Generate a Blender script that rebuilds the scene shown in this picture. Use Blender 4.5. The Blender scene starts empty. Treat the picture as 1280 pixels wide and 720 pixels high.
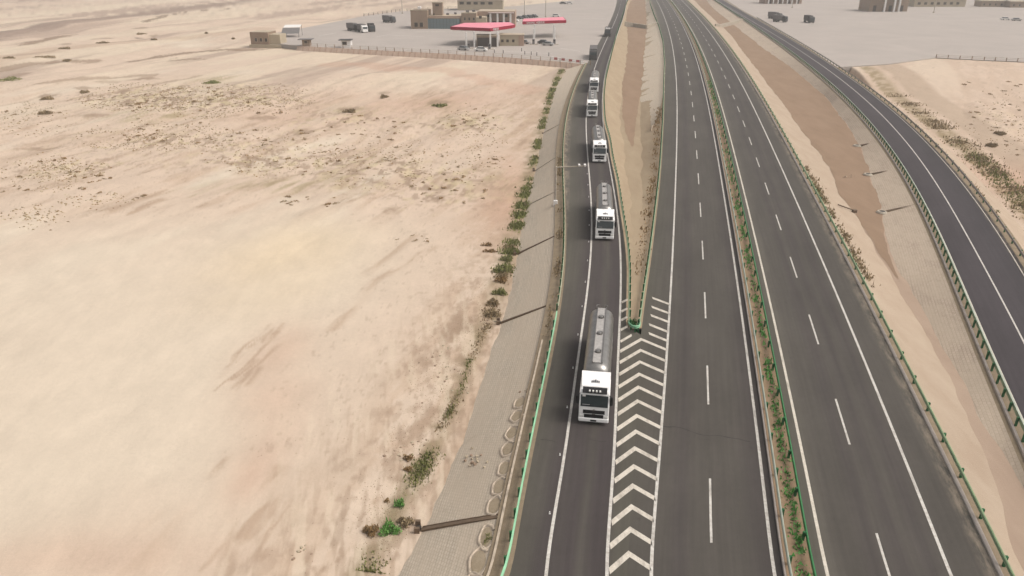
import bpy, math, random
import numpy as np
from mathutils import Vector
random.seed(7); rng = np.random.default_rng(11)
R = math.radians
S = bpy.context.scene
# ------------------------------------------------------------------ camera
PF, PH, PT = 922.0, 33.0, R(24.8)          # focal length in photo pixels, height, pitch down
cam = bpy.data.cameras.new('camera'); cam.sensor_width = 36.0; cam.lens = 36.0*PF/1280.0
cam.clip_start = 0.5; cam.clip_end = 6000
co = bpy.data.objects.new('camera', cam); S.collection.objects.link(co)
co.location = (0, 0, PH); co.rotation_euler = (R(90)-PT, 0, 0); S.camera = co
# ------------------------------------------------------------------ world, sun, exposure
SUN_EL, SUN_AZ = R(52), R(97)              # azimuth measured from +Y (ahead) towards +X (right)
w = bpy.data.worlds.new('World'); S.world = w; w.use_nodes = True
nt = w.node_tree; nt.nodes.clear()
out = nt.nodes.new('ShaderNodeOutputWorld'); bg = nt.nodes.new('ShaderNodeBackground')
sky = nt.nodes.new('ShaderNodeTexSky'); sky.sky_type = 'NISHITA'; sky.sun_disc = False
sky.sun_elevation = SUN_EL; sky.sun_rotation = SUN_AZ; sky.air_density = 1.0; sky.dust_density = 5.0; sky.ozone_density = 1.0
hs = nt.nodes.new('ShaderNodeHueSaturation'); hs.inputs['Saturation'].default_value = 0.22
tint = nt.nodes.new('ShaderNodeMix'); tint.data_type = 'RGBA'; tint.blend_type = 'MULTIPLY'
tint.inputs[0].default_value = 1.0; tint.inputs[7].default_value = (1.0, 0.965, 0.93, 1)
nt.links.new(sky.outputs[0], hs.inputs['Color']); nt.links.new(hs.outputs[0], tint.inputs[6])
nt.links.new(tint.outputs[2], bg.inputs['Color']); bg.inputs['Strength'].default_value = 0.15
nt.links.new(bg.outputs[0], out.inputs['Surface'])
sl = bpy.data.lights.new('sun', 'SUN'); sl.energy = 1.25; sl.angle = R(28); sl.color = (1.0, 0.95, 0.88)
so = bpy.data.objects.new('sun', sl); S.collection.objects.link(so)
sd = Vector((math.sin(SUN_AZ)*math.cos(SUN_EL), math.cos(SUN_AZ)*math.cos(SUN_EL), math.sin(SUN_EL)))
so.rotation_euler = sd.to_track_quat('Z', 'Y').to_euler(); so.location = (60, 40, 80)
S.view_settings.view_transform = 'Standard'; S.view_settings.look = 'None'
S.view_settings.exposure = 0.21; S.view_settings.gamma = 1.0
S.cycles.volume_bounces = 0; S.cycles.max_bounces = 6; S.cycles.diffuse_bounces = 2
S.cycles.volume_step_rate = 10
# ------------------------------------------------------------------ survey: photo point -> place
def back(px, py, z=0.0):
    x = (np.asarray(px, float)-640)/PF; y = -(np.asarray(py, float)-360)/PF
    dy = np.cos(PT)+y*np.sin(PT); dz = -np.sin(PT)+y*np.cos(PT)
    t = (z-PH)/dz
    return x*t, dy*t
def P(px, py, z=0.0):
    X, Y = back(px, py, z); return Vector((float(X), float(Y), float(z)))
def row(Y, z=0.0):
    dz = z-PH; d = Y*math.cos(PT)-dz*math.sin(PT); u = Y*math.sin(PT)+dz*math.cos(PT)
    return 360-PF*u/d
class Line:                                 # a long line running away from the viewer: X and z as functions of Y
    def __init__(s, Y, X, z):
        o = np.argsort(Y); s.Y = np.asarray(Y)[o]; s.X = np.asarray(X)[o]
        s.z = np.asarray(z)[o] if np.ndim(z) else np.full(len(o), float(z))
    def at(s, Y):
        Y = np.asarray(Y, float); X = np.interp(Y, s.Y, s.X); z = np.interp(Y, s.Y, s.z)
        a = (s.X[1]-s.X[0])/(s.Y[1]-s.Y[0]); k = max(2, len(s.Y)//40); b = (s.X[-1]-s.X[-k])/(s.Y[-1]-s.Y[-k])
        X = np.where(Y < s.Y[0], s.X[0]+a*(Y-s.Y[0]), X); X = np.where(Y > s.Y[-1], s.X[-1]+b*(Y-s.Y[-1]), X)
        return X, z
    def off(s, d, z=None):
        g = np.gradient(s.X, s.Y); n = np.sqrt(1+g*g)
        return Line(s.Y, s.X+d*n, s.z if z is None else z)
def traced(pts, z=0.0, deg=None, zz=0.0, y0=None):
    a = np.array(pts, float); a = a[np.argsort(a[:, 1])]
    lo = a[0, 1]; hi = a[-1, 1]
    ys = lo+(hi-lo)*np.linspace(0, 1, 260)
    if deg: xs = np.polyval(np.polyfit((a[:, 1]-360)/360, a[:, 0], deg), (ys-360)/360)
    else: xs = np.interp(ys, a[:, 1], a[:, 0])
    zv = np.interp(ys, a[:, 1], a[:, 2]) if a.shape[1] > 2 else z
    X, Y = back(xs, ys, zv)
    return Line(Y, X, zv if a.shape[1] > 2 else zz)
# main road centre line, least-squares fit of nine traced lines
CC = [18.131199047981603, -21.1205350090103, -3.89887582523281, 9.680702103536271, 2.0664454890695376, -10.275137174696905, 66.57830430203089, 940.5064104830741]
_y = np.linspace(-4, 725, 300); _X, _Y = back(np.polyval(CC, (_y-360)/360), _y)
CEN = Line(_Y, _X, 0.0)
def M(d, z=0.0): return CEN.off(d, z)
R1L = traced([(779,-2),(773,6),(759,47),(753.5,63),(742,93),(735,117),(731.8,135),(731,147),(734,175),(735,180),(738,230),(739.3,267),(739,292),(736,342),(734.5,360),(732.5,380),(726,422),(720,467),(714,510),(710,540),(702.5,585),(695.5,630),(682.5,720)], deg=8)
R1R = R1L.off(3.5)
R1E = traced([(772,-2),(770,0),(760,25),(746,55),(735,80),(731,81),(717.5,105),(710,125),(707.5,145),(706.5,180),(705.8,242),(705.5,265),(704,292),(702,330),(700.5,355),(700,375),(692.5,410),(681,460),(671,510),(665,540),(655,590),(645,640),(626,720)], z=.72, deg=9)
GL = traced([(787,-4),(784,0),(772,37),(765,62),(757,95),(754.5,120),(756,150),(762.5,170),(765,192),(772.5,222),(777,255),(782.5,285),(787,320),(787.5,355),(785.5,372),(785.7,385),(786.5,402)], z=.72)
GR = traced([(812,-4),(813,4),(818,18),(824,32),(829,50),(831,75),(830,105),(829,145),(827,180),(825,210),(822,237),(818,270),(815,295),(810,330),(805.5,360),(801,385),(799.5,402)], z=.72)
def smooth(L, k=9):
    X = L.X.copy(); n = len(X)
    Yi = np.linspace(L.Y[0], L.Y[-1], 400); Xi = np.interp(Yi, L.Y, X); zi = np.interp(Yi, L.Y, L.z)
    pad = np.pad(Xi, k, mode='reflect', reflect_type='odd'); Xi = np.convolve(pad, np.ones(2*k+1)/(2*k+1), 'valid')
    return Line(Yi, Xi, zi)
GL = smooth(GL, 5); GR = smooth(GR, 5)
NOSE = GL.Y[0]                               # where the two gore rails meet
GCX0, GCY0 = back(801, 423); GCX1, GCY1 = back(783.7, 720)
def gore_c(Y): return GCX0+(np.asarray(Y)-GCY0)*(GCX1-GCX0)/(GCY1-GCY0)
R2L = traced([(893,-2),(899,2),(915,14),(930,25),(944,33),(961,45),(997,67),(1012,79),(1034,98),(1052,118),(1080,147),(1107,178),(1130,210),(1150,242),(1167,277),(1182,307),(1200,354),(1222,405),(1242,452),(1260,490),(1280,530),(1305,590),(1355,720)], z=.72, deg=7)
R2C = traced([(894,-2),(905,6),(927,20),(950,33),(975,47),(1000,63),(1016,73),(1046,95),(1077,120),(1092,133),(1122,167),(1132,180),(1155,207),(1177,237),(1195,267),(1212,300),(1230,332),(1242,357),(1257,387),(1270,407),(1280,427),(1320,510),(1360,600),(1402,700)], deg=7)
R2E = traced([(900,-3),(907,1),(922,10),(954,28),(985,46),(1016,65),(1050,88),(1085,112),(1097,121),(1115,136),(1135,152),(1165,179),(1177,195),(1197,217),(1215,240),(1235,267),(1255,292),(1277,328),(1310,385),(1350,460),(1400,560),(1470,700)], deg=7)
# value noise
def vnoise(x, y, seed=0):
    xi = np.floor(x).astype(np.int64); yi = np.floor(y).astype(np.int64); fx = x-xi; fy = y-yi
    def h(a, b):
        n = (a*374761393+b*668265263+seed*1442695041) & 0xffffffff
        n = ((n ^ (n >> 13))*1274126177) & 0xffffffff; n = n ^ (n >> 16)
        return (n & 0xffff)/65535.0
    sx = fx*fx*(3-2*fx); sy = fy*fy*(3-2*fy)
    return (h(xi,yi)*(1-sx)+h(xi+1,yi)*sx)*(1-sy)+(h(xi,yi+1)*(1-sx)+h(xi+1,yi+1)*sx)*sy
def fbm(x, y, seed=0, o=5, g=.55):
    s = 0; a = 1; t = 0
    for k in range(o): s = s+a*vnoise(x*2**k+17.3*k, y*2**k-9.1*k, seed+k); t += a; a *= g
    return s/t
# station rows
def stations(y_near=-1, y_far=-1, n=0):
    pass
Yst = np.unique(np.concatenate([np.arange(14, 140, 1.0), np.arange(140, 300, 2.5), np.arange(300, 620, 8.0), np.arange(620, 1300, 40.0)]))
def yst(a, b): return np.unique(np.concatenate([[a], Yst[(Yst > a+.2) & (Yst < b-.2)], [b]]))
# ------------------------------------------------------------------ mesh helpers
COL = S.collection
class MB:
    def __init__(s): s.v = []; s.f = []; s.m = []; s.uv = None; s.cur = 0
    def add(s, vs, fs):
        o = len(s.v); s.v += [tuple(v) for v in vs]; s.f += [tuple(i+o for i in f) for f in fs]; s.m += [s.cur]*len(fs)
    def box(s, x0, x1, y0, y1, z0, z1, b=0.0, taper=0.0):
        t = taper
        if b <= 0:
            s.add([(x0,y0,z0),(x1,y0,z0),(x1,y1,z0),(x0,y1,z0),(x0+t,y0+t,z1),(x1-t,y0+t,z1),(x1-t,y1-t,z1),(x0+t,y1-t,z1)],
                  [(0,3,2,1),(4,5,6,7),(0,1,5,4),(1,2,6,5),(2,3,7,6),(3,0,4,7)])
        else:                                # rounded vertical edges and top
            def ring(d, z): return [(x0+d+b,y0+d,z),(x1-d-b,y0+d,z),(x1-d,y0+d+b,z),(x1-d,y1-d-b,z),(x1-d-b,y1-d,z),(x0+d+b,y1-d,z),(x0+d,y1-d-b,z),(x0+d,y0+d+b,z)]
            rs = [ring(b*.6, z0), ring(0, z0+b), ring(0, z1-b), ring(b*.6, z1)]
            vs = sum(rs, []); fs = [tuple(range(7,-1,-1)), tuple(range(24,32))]
            for k in range(3):
                for i in range(8): j = (i+1) % 8; fs.append((k*8+i, k*8+j, k*8+8+j, k*8+8+i))
            s.add(vs, fs)
    def prism(s, prof, x0, x1, inset=0.0):    # profile in (y,z), extruded along x; inset narrows both cheeks
        n = len(prof); cy = sum(p[0] for p in prof)/n; cz = sum(p[1] for p in prof)/n
        def sh(k): return [(cy+(p[0]-cy)*k, cz+(p[1]-cz)*k) for p in prof]
        q = sh(1-inset) if inset else prof
        if inset:
            d = inset*1.2
            rs = [[(x0,a,b) for a,b in q], [(x0+d,a,b) for a,b in prof], [(x1-d,a,b) for a,b in prof], [(x1,a,b) for a,b in q]]
        else: rs = [[(x0,a,b) for a,b in prof], [(x1,a,b) for a,b in prof]]
        vs = sum(rs, []); fs = [tuple(range(n)), tuple(range(len(vs)-1, len(vs)-n-1, -1))]
        for k in range(len(rs)-1):
            for i in range(n): j = (i+1) % n; fs.append((k*n+j, k*n+i, k*n+n+i, k*n+n+j))
        s.add(vs, fs)
    def cyl(s, a, b, r, r2=None, n=10):
        a = Vector(a); b = Vector(b); d = (b-a).normalized(); r2 = r if r2 is None else r2
        u = d.orthogonal().normalized(); v = d.cross(u)
        vs = [a+(u*math.cos(2*math.pi*i/n)+v*math.sin(2*math.pi*i/n))*r for i in range(n)]+[b+(u*math.cos(2*math.pi*i/n)+v*math.sin(2*math.pi*i/n))*r2 for i in range(n)]
        s.add(vs, [tuple(range(n-1,-1,-1)), tuple(range(n, 2*n))]+[(i, (i+1)%n, n+(i+1)%n, n+i) for i in range(n)])
    def tube(s, pts, r, n=6):
        for a, b in zip(pts[:-1], pts[1:]): s.cyl(a, b, r, n=n)
    def build(s, name, mats, parent=None, smoothf=False, loc=None):
        me = bpy.data.meshes.new(name); me.from_pydata(s.v, [], s.f)
        mats = mats if isinstance(mats, (list, tuple)) else [mats]
        for m in mats: me.materials.append(m)
        if len(mats) > 1: me.polygons.foreach_set('material_index', s.m)
        if smoothf: me.polygons.foreach_set('use_smooth', [True]*len(s.f))
        me.update(); o = bpy.data.objects.new(name, me); COL.objects.link(o)
        if parent: o.parent = parent
        if loc is not None: o.location = loc
        return o
def mesh_obj(name, me, parent=None):
    o = bpy.data.objects.new(name, me); COL.objects.link(o)
    if parent: o.parent = parent
    return o
def tag(o, label=None, cat=None, group=None, kind=None):
    if label: o['label'] = label
    if cat: o['category'] = cat
    if group: o['group'] = group
    if kind: o['kind'] = kind
    return o
def empty(name, loc, rz=0.0):
    o = bpy.data.objects.new(name, None); COL.objects.link(o); o.location = loc; o.rotation_euler = (0, 0, rz); o.empty_display_size = .5
    return o
def copy_tree(o, parent=None):
    c = o.copy(); COL.objects.link(c); c.parent = parent
    for ch in list(o.children): copy_tree(ch, c)
    return c
def jit(L, a, wl, seed):
    Y = np.unique(np.concatenate([np.arange(14, 300, .7), L.Y])); X, z = L.at(Y); k = np.clip(120/np.maximum(Y, 1), .0, 1)
    return Line(Y, X+a*2*(fbm(Y/wl, Y*0+seed, seed, 4)-.5)*1.6, z)
def ribbon(name, lines, Ys, mat, parent=None, ref=None, kind='structure', dz=0.0):
    n = len(lines); m = len(Ys); V = np.zeros((m, n, 3)); 
    for j, L in enumerate(lines):
        X, z = L.at(Ys); V[:, j, 0] = X; V[:, j, 1] = Ys; V[:, j, 2] = z+dz
    me = bpy.data.meshes.new(name)
    F = [(i*n+j, i*n+j+1, (i+1)*n+j+1, (i+1)*n+j) for i in range(m-1) for j in range(n-1)]
    me.from_pydata(V.reshape(-1, 3).tolist(), [], F)
    ref = ref or lines[0]; rx, _ = ref.at(Ys); gx = np.gradient(rx, Ys); nn = np.sqrt(1+gx*gx)
    arc = np.concatenate([[0], np.cumsum(np.hypot(np.diff(rx), np.diff(Ys)))])+Ys[0]
    U = np.zeros((m, n, 2)); U[:, :, 0] = (V[:, :, 0]-rx[:, None])/nn[:, None]; U[:, :, 1] = arc[:, None]
    U = U.reshape(-1, 2); li = np.zeros(len(me.loops), dtype=np.int32); me.loops.foreach_get('vertex_index', li)
    uv = me.uv_layers.new(name='UVMap'); uv.data.foreach_set('uv', U[li].ravel())
    me.materials.append(mat); me.update(); o = mesh_obj(name, me, parent)
    if kind and not parent: o['kind'] = kind
    return o
# ------------------------------------------------------------------ material helpers
class N:
    def __init__(s, name, rough=.9, metal=0.0, spec=.3):
        s.m = bpy.data.materials.new(name); s.m.use_nodes = True; s.t = s.m.node_tree; s.b = s.t.nodes['Principled BSDF']
        s.b.inputs['Roughness'].default_value = rough; s.b.inputs['Metallic'].default_value = metal
        s.b.inputs['Specular IOR Level'].default_value = spec
    def n(s, typ, **k):
        x = s.t.nodes.new(typ)
        for a, b in k.items(): setattr(x, a, b)
        return x
    def l(s, a, b): s.t.links.new(a, b)
    def coord(s, kind='Object', scale=(1,1,1), rot=0.0):
        tc = s.n('ShaderNodeTexCoord'); mp = s.n('ShaderNodeMapping'); mp.inputs['Scale'].default_value = scale; mp.inputs['Rotation'].default_value = (0, 0, rot)
        s.l(tc.outputs[kind], mp.inputs[0]); return mp.outputs[0]
    def noise(s, vec, scale, detail=4, rough=.6, dist=0.0):
        x = s.n('ShaderNodeTexNoise'); x.inputs['Scale'].default_value = scale; x.inputs['Detail'].default_value = detail
        x.inputs['Roughness'].default_value = rough; x.inputs['Distortion'].default_value = dist; s.l(vec, x.inputs['Vector']); return x.outputs['Fac']
    def mr(s, v, a, b, c=0.0, d=1.0):
        x = s.n('ShaderNodeMapRange'); x.inputs[1].default_value = a; x.inputs[2].default_value = b; x.inputs[3].default_value = c; x.inputs[4].default_value = d
        s.l(v, x.inputs[0]); return x.outputs[0]
    def mix(s, fac, a, b, mode='MIX'):
        x = s.n('ShaderNodeMix', data_type='RGBA', blend_type=mode)
        for v, i in ((fac, 0), (a, 6), (b, 7)):
            if isinstance(v, (int, float)): x.inputs[i].default_value = v
            elif isinstance(v, tuple): x.inputs[i].default_value = (*v, 1) if len(v) == 3 else v
            else: s.l(v, x.inputs[i])
        return x.outputs[2]
    def ramp(s, v, stops):
        x = s.n('ShaderNodeValToRGB'); e = x.color_ramp.elements
        while len(e) < len(stops): e.new(.5)
        for q, (p, c) in zip(e, stops): q.position = p; q.color = (*c, 1)
        s.l(v, x.inputs[0]); return x.outputs[0]
    def bump(s, h, strength=.3, dist=.05):
        x = s.n('ShaderNodeBump'); x.inputs['Strength'].default_value = strength; x.inputs['Distance'].default_value = dist
        s.l(h, x.inputs['Height']); s.l(x.outputs[0], s.b.inputs['Normal'])
    def col(s, c):
        if isinstance(c, tuple): s.b.inputs['Base Color'].default_value = (*c, 1)
        else: s.l(c, s.b.inputs['Base Color'])
        return s.m
def plain(name, c, rough=.7, metal=0.0, var=.18, scale=3.0, spec=.3):
    m = N(name, rough, metal, spec); v = m.coord('Object'); f = m.noise(v, scale, 5)
    k = m.mr(f, .3, .7, 1-var, 1+var); return m.col(m.mix(1.0, c, m_rgb(m, k), 'MULTIPLY'))
def m_rgb(m, v):
    x = m.n('ShaderNodeCombineColor'); [m.l(v, x.inputs[i]) for i in range(3)]; return x.outputs[0]
A_DK = (.06,.05,.048); SANDY = (.36,.29,.22)
def asphalt(name, stops, u0, u1, e0, e1, k=1.0):
    m = N(name, .88, spec=.25); uv = m.coord('UV')
    sp = m.n('ShaderNodeSeparateXYZ'); m.l(uv, sp.inputs[0])
    wob = m.noise(m.coord('UV', (.15, .02, 1)), 3, 4); uw = m.n('ShaderNodeMath', operation='ADD'); m.l(sp.outputs[0], uw.inputs[0]); m.l(m.mr(wob, .3, .7, -.35, .35), uw.inputs[1])
    base = m.ramp(m.mr(uw.outputs[0], u0, u1), [((p-u0)/(u1-u0), tuple(k*q for q in c)) for p, c in stops])
    streak = m.noise(m.coord('UV', (1.6, .035, 1)), 2.2, 5, .6); blot = m.noise(m.coord('UV', (.25, .1, 1)), .9, 5, .6)
    pat = m.noise(m.coord('UV'), 1.7, 6, .7); grain = m.noise(m.coord('UV'), 14, 4, .8)
    c = m.mix(1.0, base, m_rgb(m, m.mr(streak, .3, .7, .91, 1.09)), 'MULTIPLY')
    c = m.mix(1.0, c, m_rgb(m, m.mr(blot, .3, .7, .88, 1.12)), 'MULTIPLY')
    c = m.mix(1.0, c, m_rgb(m, m.mr(pat, .3, .7, .95, 1.05)), 'MULTIPLY')
    c = m.mix(1.0, c, m_rgb(m, m.mr(grain, .25, .75, .86, 1.14)), 'MULTIPLY')
    # transverse sealed joints, faint
    spot = m.noise(m.coord('UV', (1, .5, 1)), 1.1, 3, .6); c = m.mix(m.mr(spot, .66, .76, 0, .35), c, tuple(q*.6 for q in A_DK))
    ed = m.noise(m.coord('UV', (1, .25, 1)), 1.6, 6, .75); dst = m.n('ShaderNodeMath', operation='ABSOLUTE'); sub = m.n('ShaderNodeMath', operation='SUBTRACT'); m.l(sp.outputs[0], sub.inputs[0]); sub.inputs[1].default_value = (e0+e1)/2; m.l(sub.outputs[0], dst.inputs[0])
    em = m.n('ShaderNodeMath', operation='MULTIPLY'); m.l(m.mr(dst.outputs[0], (e1-e0)/2-1.1, (e1-e0)/2), em.inputs[0]); m.l(m.mr(ed, .42, .66, 0, 1.0), em.inputs[1]); c = m.mix(em.outputs[0], c, SANDY)
    m.bump(grain, .25, .01)
    return m.col(c)
# sRGB helper
def srgb(r, g, b, k=1.0):
    return tuple(k*((c/255/12.92) if c/255 <= .04045 else ((c/255+.055)/1.055)**2.4) for c in (r, g, b))
KA = .66                                     # albedo per displayed value
A_LIGHT = srgb(106,101,93,KA); A_MID = srgb(94,89,83,KA); A_DARK = srgb(87,81,78,KA); A_PURP = srgb(83,76,75,KA); A_GREEN = srgb(99,95,86,KA)
MAT = {}
MAT['asphalt_main'] = asphalt('asphalt_main', [(-13,A_GREEN),(-10.8,A_GREEN),(-8.8,A_MID),(-7.9,A_MID),(-6.9,A_DARK),(-6,A_MID),(-5,A_MID),(-4,A_MID),(-3,A_MID),(-1.9,A_DARK),(-1.3,A_DARK),(-1,A_DARK),(1,A_GREEN),(1.7,A_LIGHT),(2.6,A_MID),(3.6,A_MID),(4.4,A_DARK),(5,A_MID),(5.9,A_DARK),(6.6,A_MID),(7.6,A_DARK),(8.4,A_MID),(10,A_MID),(11.3,A_LIGHT)], -13, 12, -12.8, 11.3)
MAT['asphalt_exit'] = asphalt('asphalt_exit', [(-4.5,A_LIGHT),(-2.6,A_GREEN),(-1.2,A_MID),(-.3,A_PURP),(.4,A_DARK),(1.2,A_PURP),(1.9,A_MID),(2.6,A_PURP),(3.4,A_PURP),(3.9,A_GREEN),(6.5,A_GREEN)], -4.5, 7, -4.0, 7.6)
MAT['asphalt_entry'] = asphalt('asphalt_entry', [(-5,srgb(84,78,80,KA)),(-3,srgb(76,70,73,KA)),(0,srgb(80,74,77,KA)),(3,srgb(76,71,74,KA)),(5,srgb(88,82,80,KA))], -5, 5, -4.6, 4.6)
m = N('road_paint', .7); f = m.noise(m.coord('Object'), 3.2, 6, .75); f2 = m.noise(m.coord('Object'), 22, 4, .8)
f3 = m.noise(m.coord('Object', (1, .3, 1)), 1.3, 5, .7)
MAT['paint'] = m.col(m.mix(m.mr(f2, .54, .7), m.mix(m.mr(f3, .5, .72, 0, .6), m.mix(m.mr(f, .42, .7), srgb(236,232,224,.72), srgb(205,194,182,.62)), srgb(150,142,134,.6)), srgb(140,132,122,.6)))
m = N('cream_paint', .7); f = m.noise(m.coord('Object'), 4, 6, .75); f2 = m.noise(m.coord('Object'), 20, 4, .8); f3 = m.noise(m.coord('Object', (1, .3, 1)), 1.5, 5, .7)
MAT['paint_cream'] = m.col(m.mix(m.mr(f2, .55, .7, 0, .8), m.mix(m.mr(f3, .48, .7, 0, .55), m.mix(m.mr(f, .4, .7), srgb(236,228,214,.76), srgb(216,205,188,.68)), srgb(150,140,128,.6)), srgb(124,114,104,.6)))
MAT['crack'] = plain('sealed_crack', srgb(62,56,54,.6))
def soil(name, a, b, c2, scale=.6, stretch=(1,1,1), speck=.5, bumpd=.05):
    m = N(name, .95, spec=.1); v = m.coord('Object', stretch)
    n1 = m.noise(v, scale, 7, .65, .4); n2 = m.noise(m.coord('Object'), 6, 6, .75); n3 = m.noise(m.coord('Object'), 26, 3, .8)
    c = m.mix(m.mr(n1, .32, .68), a, b); c = m.mix(m.mr(n2, .58, .72, 0, speck), c, c2)
    c = m.mix(1.0, c, m_rgb(m, m.mr(n3, .25, .75, .88, 1.12)), 'MULTIPLY'); m.bump(n2, .5, bumpd)
    return m.col(c)
MAT['verge'] = soil('brown_verge_earth', srgb(172,154,130,KA), srgb(152,136,114,KA), srgb(122,124,92,KA), 1.2)
MAT['gore_soil'] = soil('gore_sand', srgb(196,176,148,KA), srgb(181,160,134,KA), srgb(136,116,88,KA), .5, (1,.25,1))
MAT['ditch_soil'] = soil('reddish_ditch_soil', srgb(178,151,127,KA), srgb(164,138,115,KA), srgb(144,120,99,KA), .35, (1,.3,1), .4)
MAT['pale_sand'] = soil('pale_bank_sand', srgb(210,190,168,KA), srgb(198,176,154,KA), srgb(182,160,140,KA), .5, (1,.3,1), .3)
MAT['median_soil'] = soil('median_soil', srgb(172,148,120,KA), srgb(150,126,104,KA), srgb(96,118,72,KA), .8, (1,.35,1), .9)
def pavers(name, a, b, joint, bw=.32, rh=.19):
    m = N(name, .9, spec=.15); br = m.n('ShaderNodeTexBrick'); br.offset = .5
    br.inputs['Scale'].default_value = 1.0; br.inputs['Brick Width'].default_value = bw; br.inputs['Row Height'].default_value = rh
    br.inputs['Mortar Size'].default_value = .022; br.inputs['Mortar Smooth'].default_value = .4
    br.inputs['Color1'].default_value = (*a, 1); br.inputs['Color2'].default_value = (*b, 1); br.inputs['Mortar'].default_value = (*joint, 1)
    tc = m.n('ShaderNodeTexCoord'); mp = m.n('ShaderNodeMapping'); mp.inputs['Rotation'].default_value = (0, 0, R(90)); m.l(tc.outputs['UV'], mp.inputs[0]); m.l(mp.outputs[0], br.inputs['Vector'])
    n1 = m.noise(m.coord('Object', (1,.3,1)), .5, 6, .7); n2 = m.noise(m.coord('Object'), 5, 6, .8)
    sand = m.mix(m.mr(n1, .3, .7), srgb(238,220,196,KA), srgb(222,204,182,KA))
    st = m.noise(m.coord('UV', (5.0, .12, 1)), 1.0, 5, .7); bc = m.mix(1.0, br.outputs['Color'], m_rgb(m, m.mr(st, .3, .7, .82, 1.14)), 'MULTIPLY'); c = m.mix(m.mr(n1, .36, .6, .15, .72), bc, sand)
    c = m.mix(m.mr(n2, .58, .75, 0, .5), c, joint); m.bump(br.outputs['Fac'], .35, -.03)
    return m.col(c)
MAT['pavers'] = pavers('slope_pavers', srgb(238,224,204,KA), srgb(220,206,186,KA), srgb(182,166,148,KA))
MAT['pavers_bank'] = pavers('bank_pavers', srgb(220,200,180,KA), srgb(202,182,163,KA), srgb(164,144,128,KA), .42, .26)
MAT['plaza'] = soil('plaza_concrete', srgb(208,197,188,KA), srgb(196,186,178,KA), srgb(182,172,166,KA), .06, (1,1,1), .4, .01)
MAT['masonry'] = soil('pinkish_embankment', srgb(222,196,176,KA), srgb(206,180,160,KA), srgb(182,156,138,KA), .6, (3,.2,1), .6)
MAT['channel_soil'] = soil('pinkish_channel_soil', srgb(202,178,157,KA), srgb(190,166,146,KA), srgb(174,150,130,KA), .5, (1,.25,1), .4)
MAT['concrete'] = plain('pale_concrete', srgb(206,194,176,KA), scale=1.5)
MAT['chute'] = plain('weathered_chute_concrete', srgb(132,112,92,KA), scale=2)
MAT['arch'] = plain('arch_concrete', srgb(222,204,182,KA), var=.3, scale=2)
MAT['rail_mint'] = plain('mint_green_paint', srgb(150,206,166,.78), .5, var=.15, scale=1)
MAT['rail_pale'] = plain('faded_pale_green_paint', srgb(196,204,186,.66), .5, var=.15, scale=1)
MAT['rail_olive'] = plain('dusty_green_paint', srgb(156,182,138,.72), .55, var=.2, scale=1)
MAT['rail_dark'] = plain('deep_green_paint', srgb(52,128,74,.7), .5, var=.15, scale=1)
MAT['rail_dusty'] = plain('dusty_pale_olive_paint', srgb(176,178,150,.66), .6, var=.25, scale=1)
MAT['rail_gore'] = plain('soft_green_paint', srgb(144,168,134,.68), .6, var=.2, scale=1)
MAT['rail_far'] = plain('weathered_steel', srgb(176,162,150,.62), .5, .2)
MAT['post'] = plain('dark_green_post_paint', srgb(40,104,60,.75), .6, var=.2)
MAT['kerb'] = plain('kerb_concrete', srgb(202,190,180,KA), var=.12, scale=2)
MAT['truck_white'] = plain('white_truck_paint', (.88,.87,.85), .35, var=.09, scale=1.1, spec=.5)
MAT['steel'] = plain('brushed_tank_steel', (.29,.28,.265), .36, .8, var=.12, scale=2)
MAT['tread'] = plain('walkway_tread', (.42,.40,.38), .6, .3, var=.15)
MAT['steel_dark'] = plain('darker_steel', (.22,.21,.20), .5, .6)
MAT['black'] = plain('black_plastic', (.012,.012,.013), .55)
MAT['rubber'] = plain('tyre_rubber', (.02,.019,.018), .85)
MAT['dgrey'] = plain('dark_grey_paint', (.05,.048,.047), .6)
MAT['mgrey'] = plain('grey_tarpaulin', (.16,.15,.145), .8, var=.25)
g = N('truck_glass', .08, spec=.6); MAT['glass'] = g.col((.03,.04,.042))
g = N('facade_glass', .35, spec=.5); MAT['facade'] = g.col(srgb(120,138,142,.75))
MAT['chrome'] = plain('chrome', (.6,.6,.6), .2, 1.0)
g = N('lamp_lens', .15, spec=.6); MAT['lens'] = g.col((.75,.74,.70))
MAT['silver'] = plain('grey_emblem', (.25,.25,.26), .4)
MAT['wall'] = plain('tan_wall_render', srgb(176,152,130,KA), var=.08, scale=.4)
MAT['wall_pink'] = plain('pinkish_wall_render', srgb(196,166,146,KA), var=.08, scale=.4)
MAT['wall_light'] = plain('cream_wall_render', srgb(208,192,166,KA), var=.08, scale=.4)
MAT['roof'] = plain('sandy_flat_roof', srgb(214,196,172,KA), var=.1, scale=.3)
MAT['roof_pink'] = plain('pale_pink_roof', srgb(226,204,196,KA), var=.08, scale=.3)
MAT['window'] = plain('dark_window', (.05,.04,.032), .4)
MAT['red'] = plain('crimson_fascia', srgb(166,4,50,.75), .45, var=.06, scale=.5)
MAT['red_top'] = plain('faded_red_canopy_roof', srgb(240,150,165,.85), .7, var=.08, scale=.3)
MAT['white'] = plain('white_paint', (.74,.72,.69), .5, var=.06)
MAT['galv'] = plain('galvanised_pole', srgb(214,204,190,KA), .5, .1)
MAT['car_dark'] = plain('dark_car_paint', (.03,.03,.032), .35, spec=.6)
MAT['car_silver'] = plain('silver_car_paint', (.42,.41,.40), .35, .4)
MAT['redstripe'] = plain('red_barrier_paint', srgb(190,90,90,.6))
MAT['pale_clod'] = plain('pale_clods', srgb(222,204,172,KA)); MAT['brown_clod'] = plain('brown_clods', srgb(176,150,126,KA))
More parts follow.
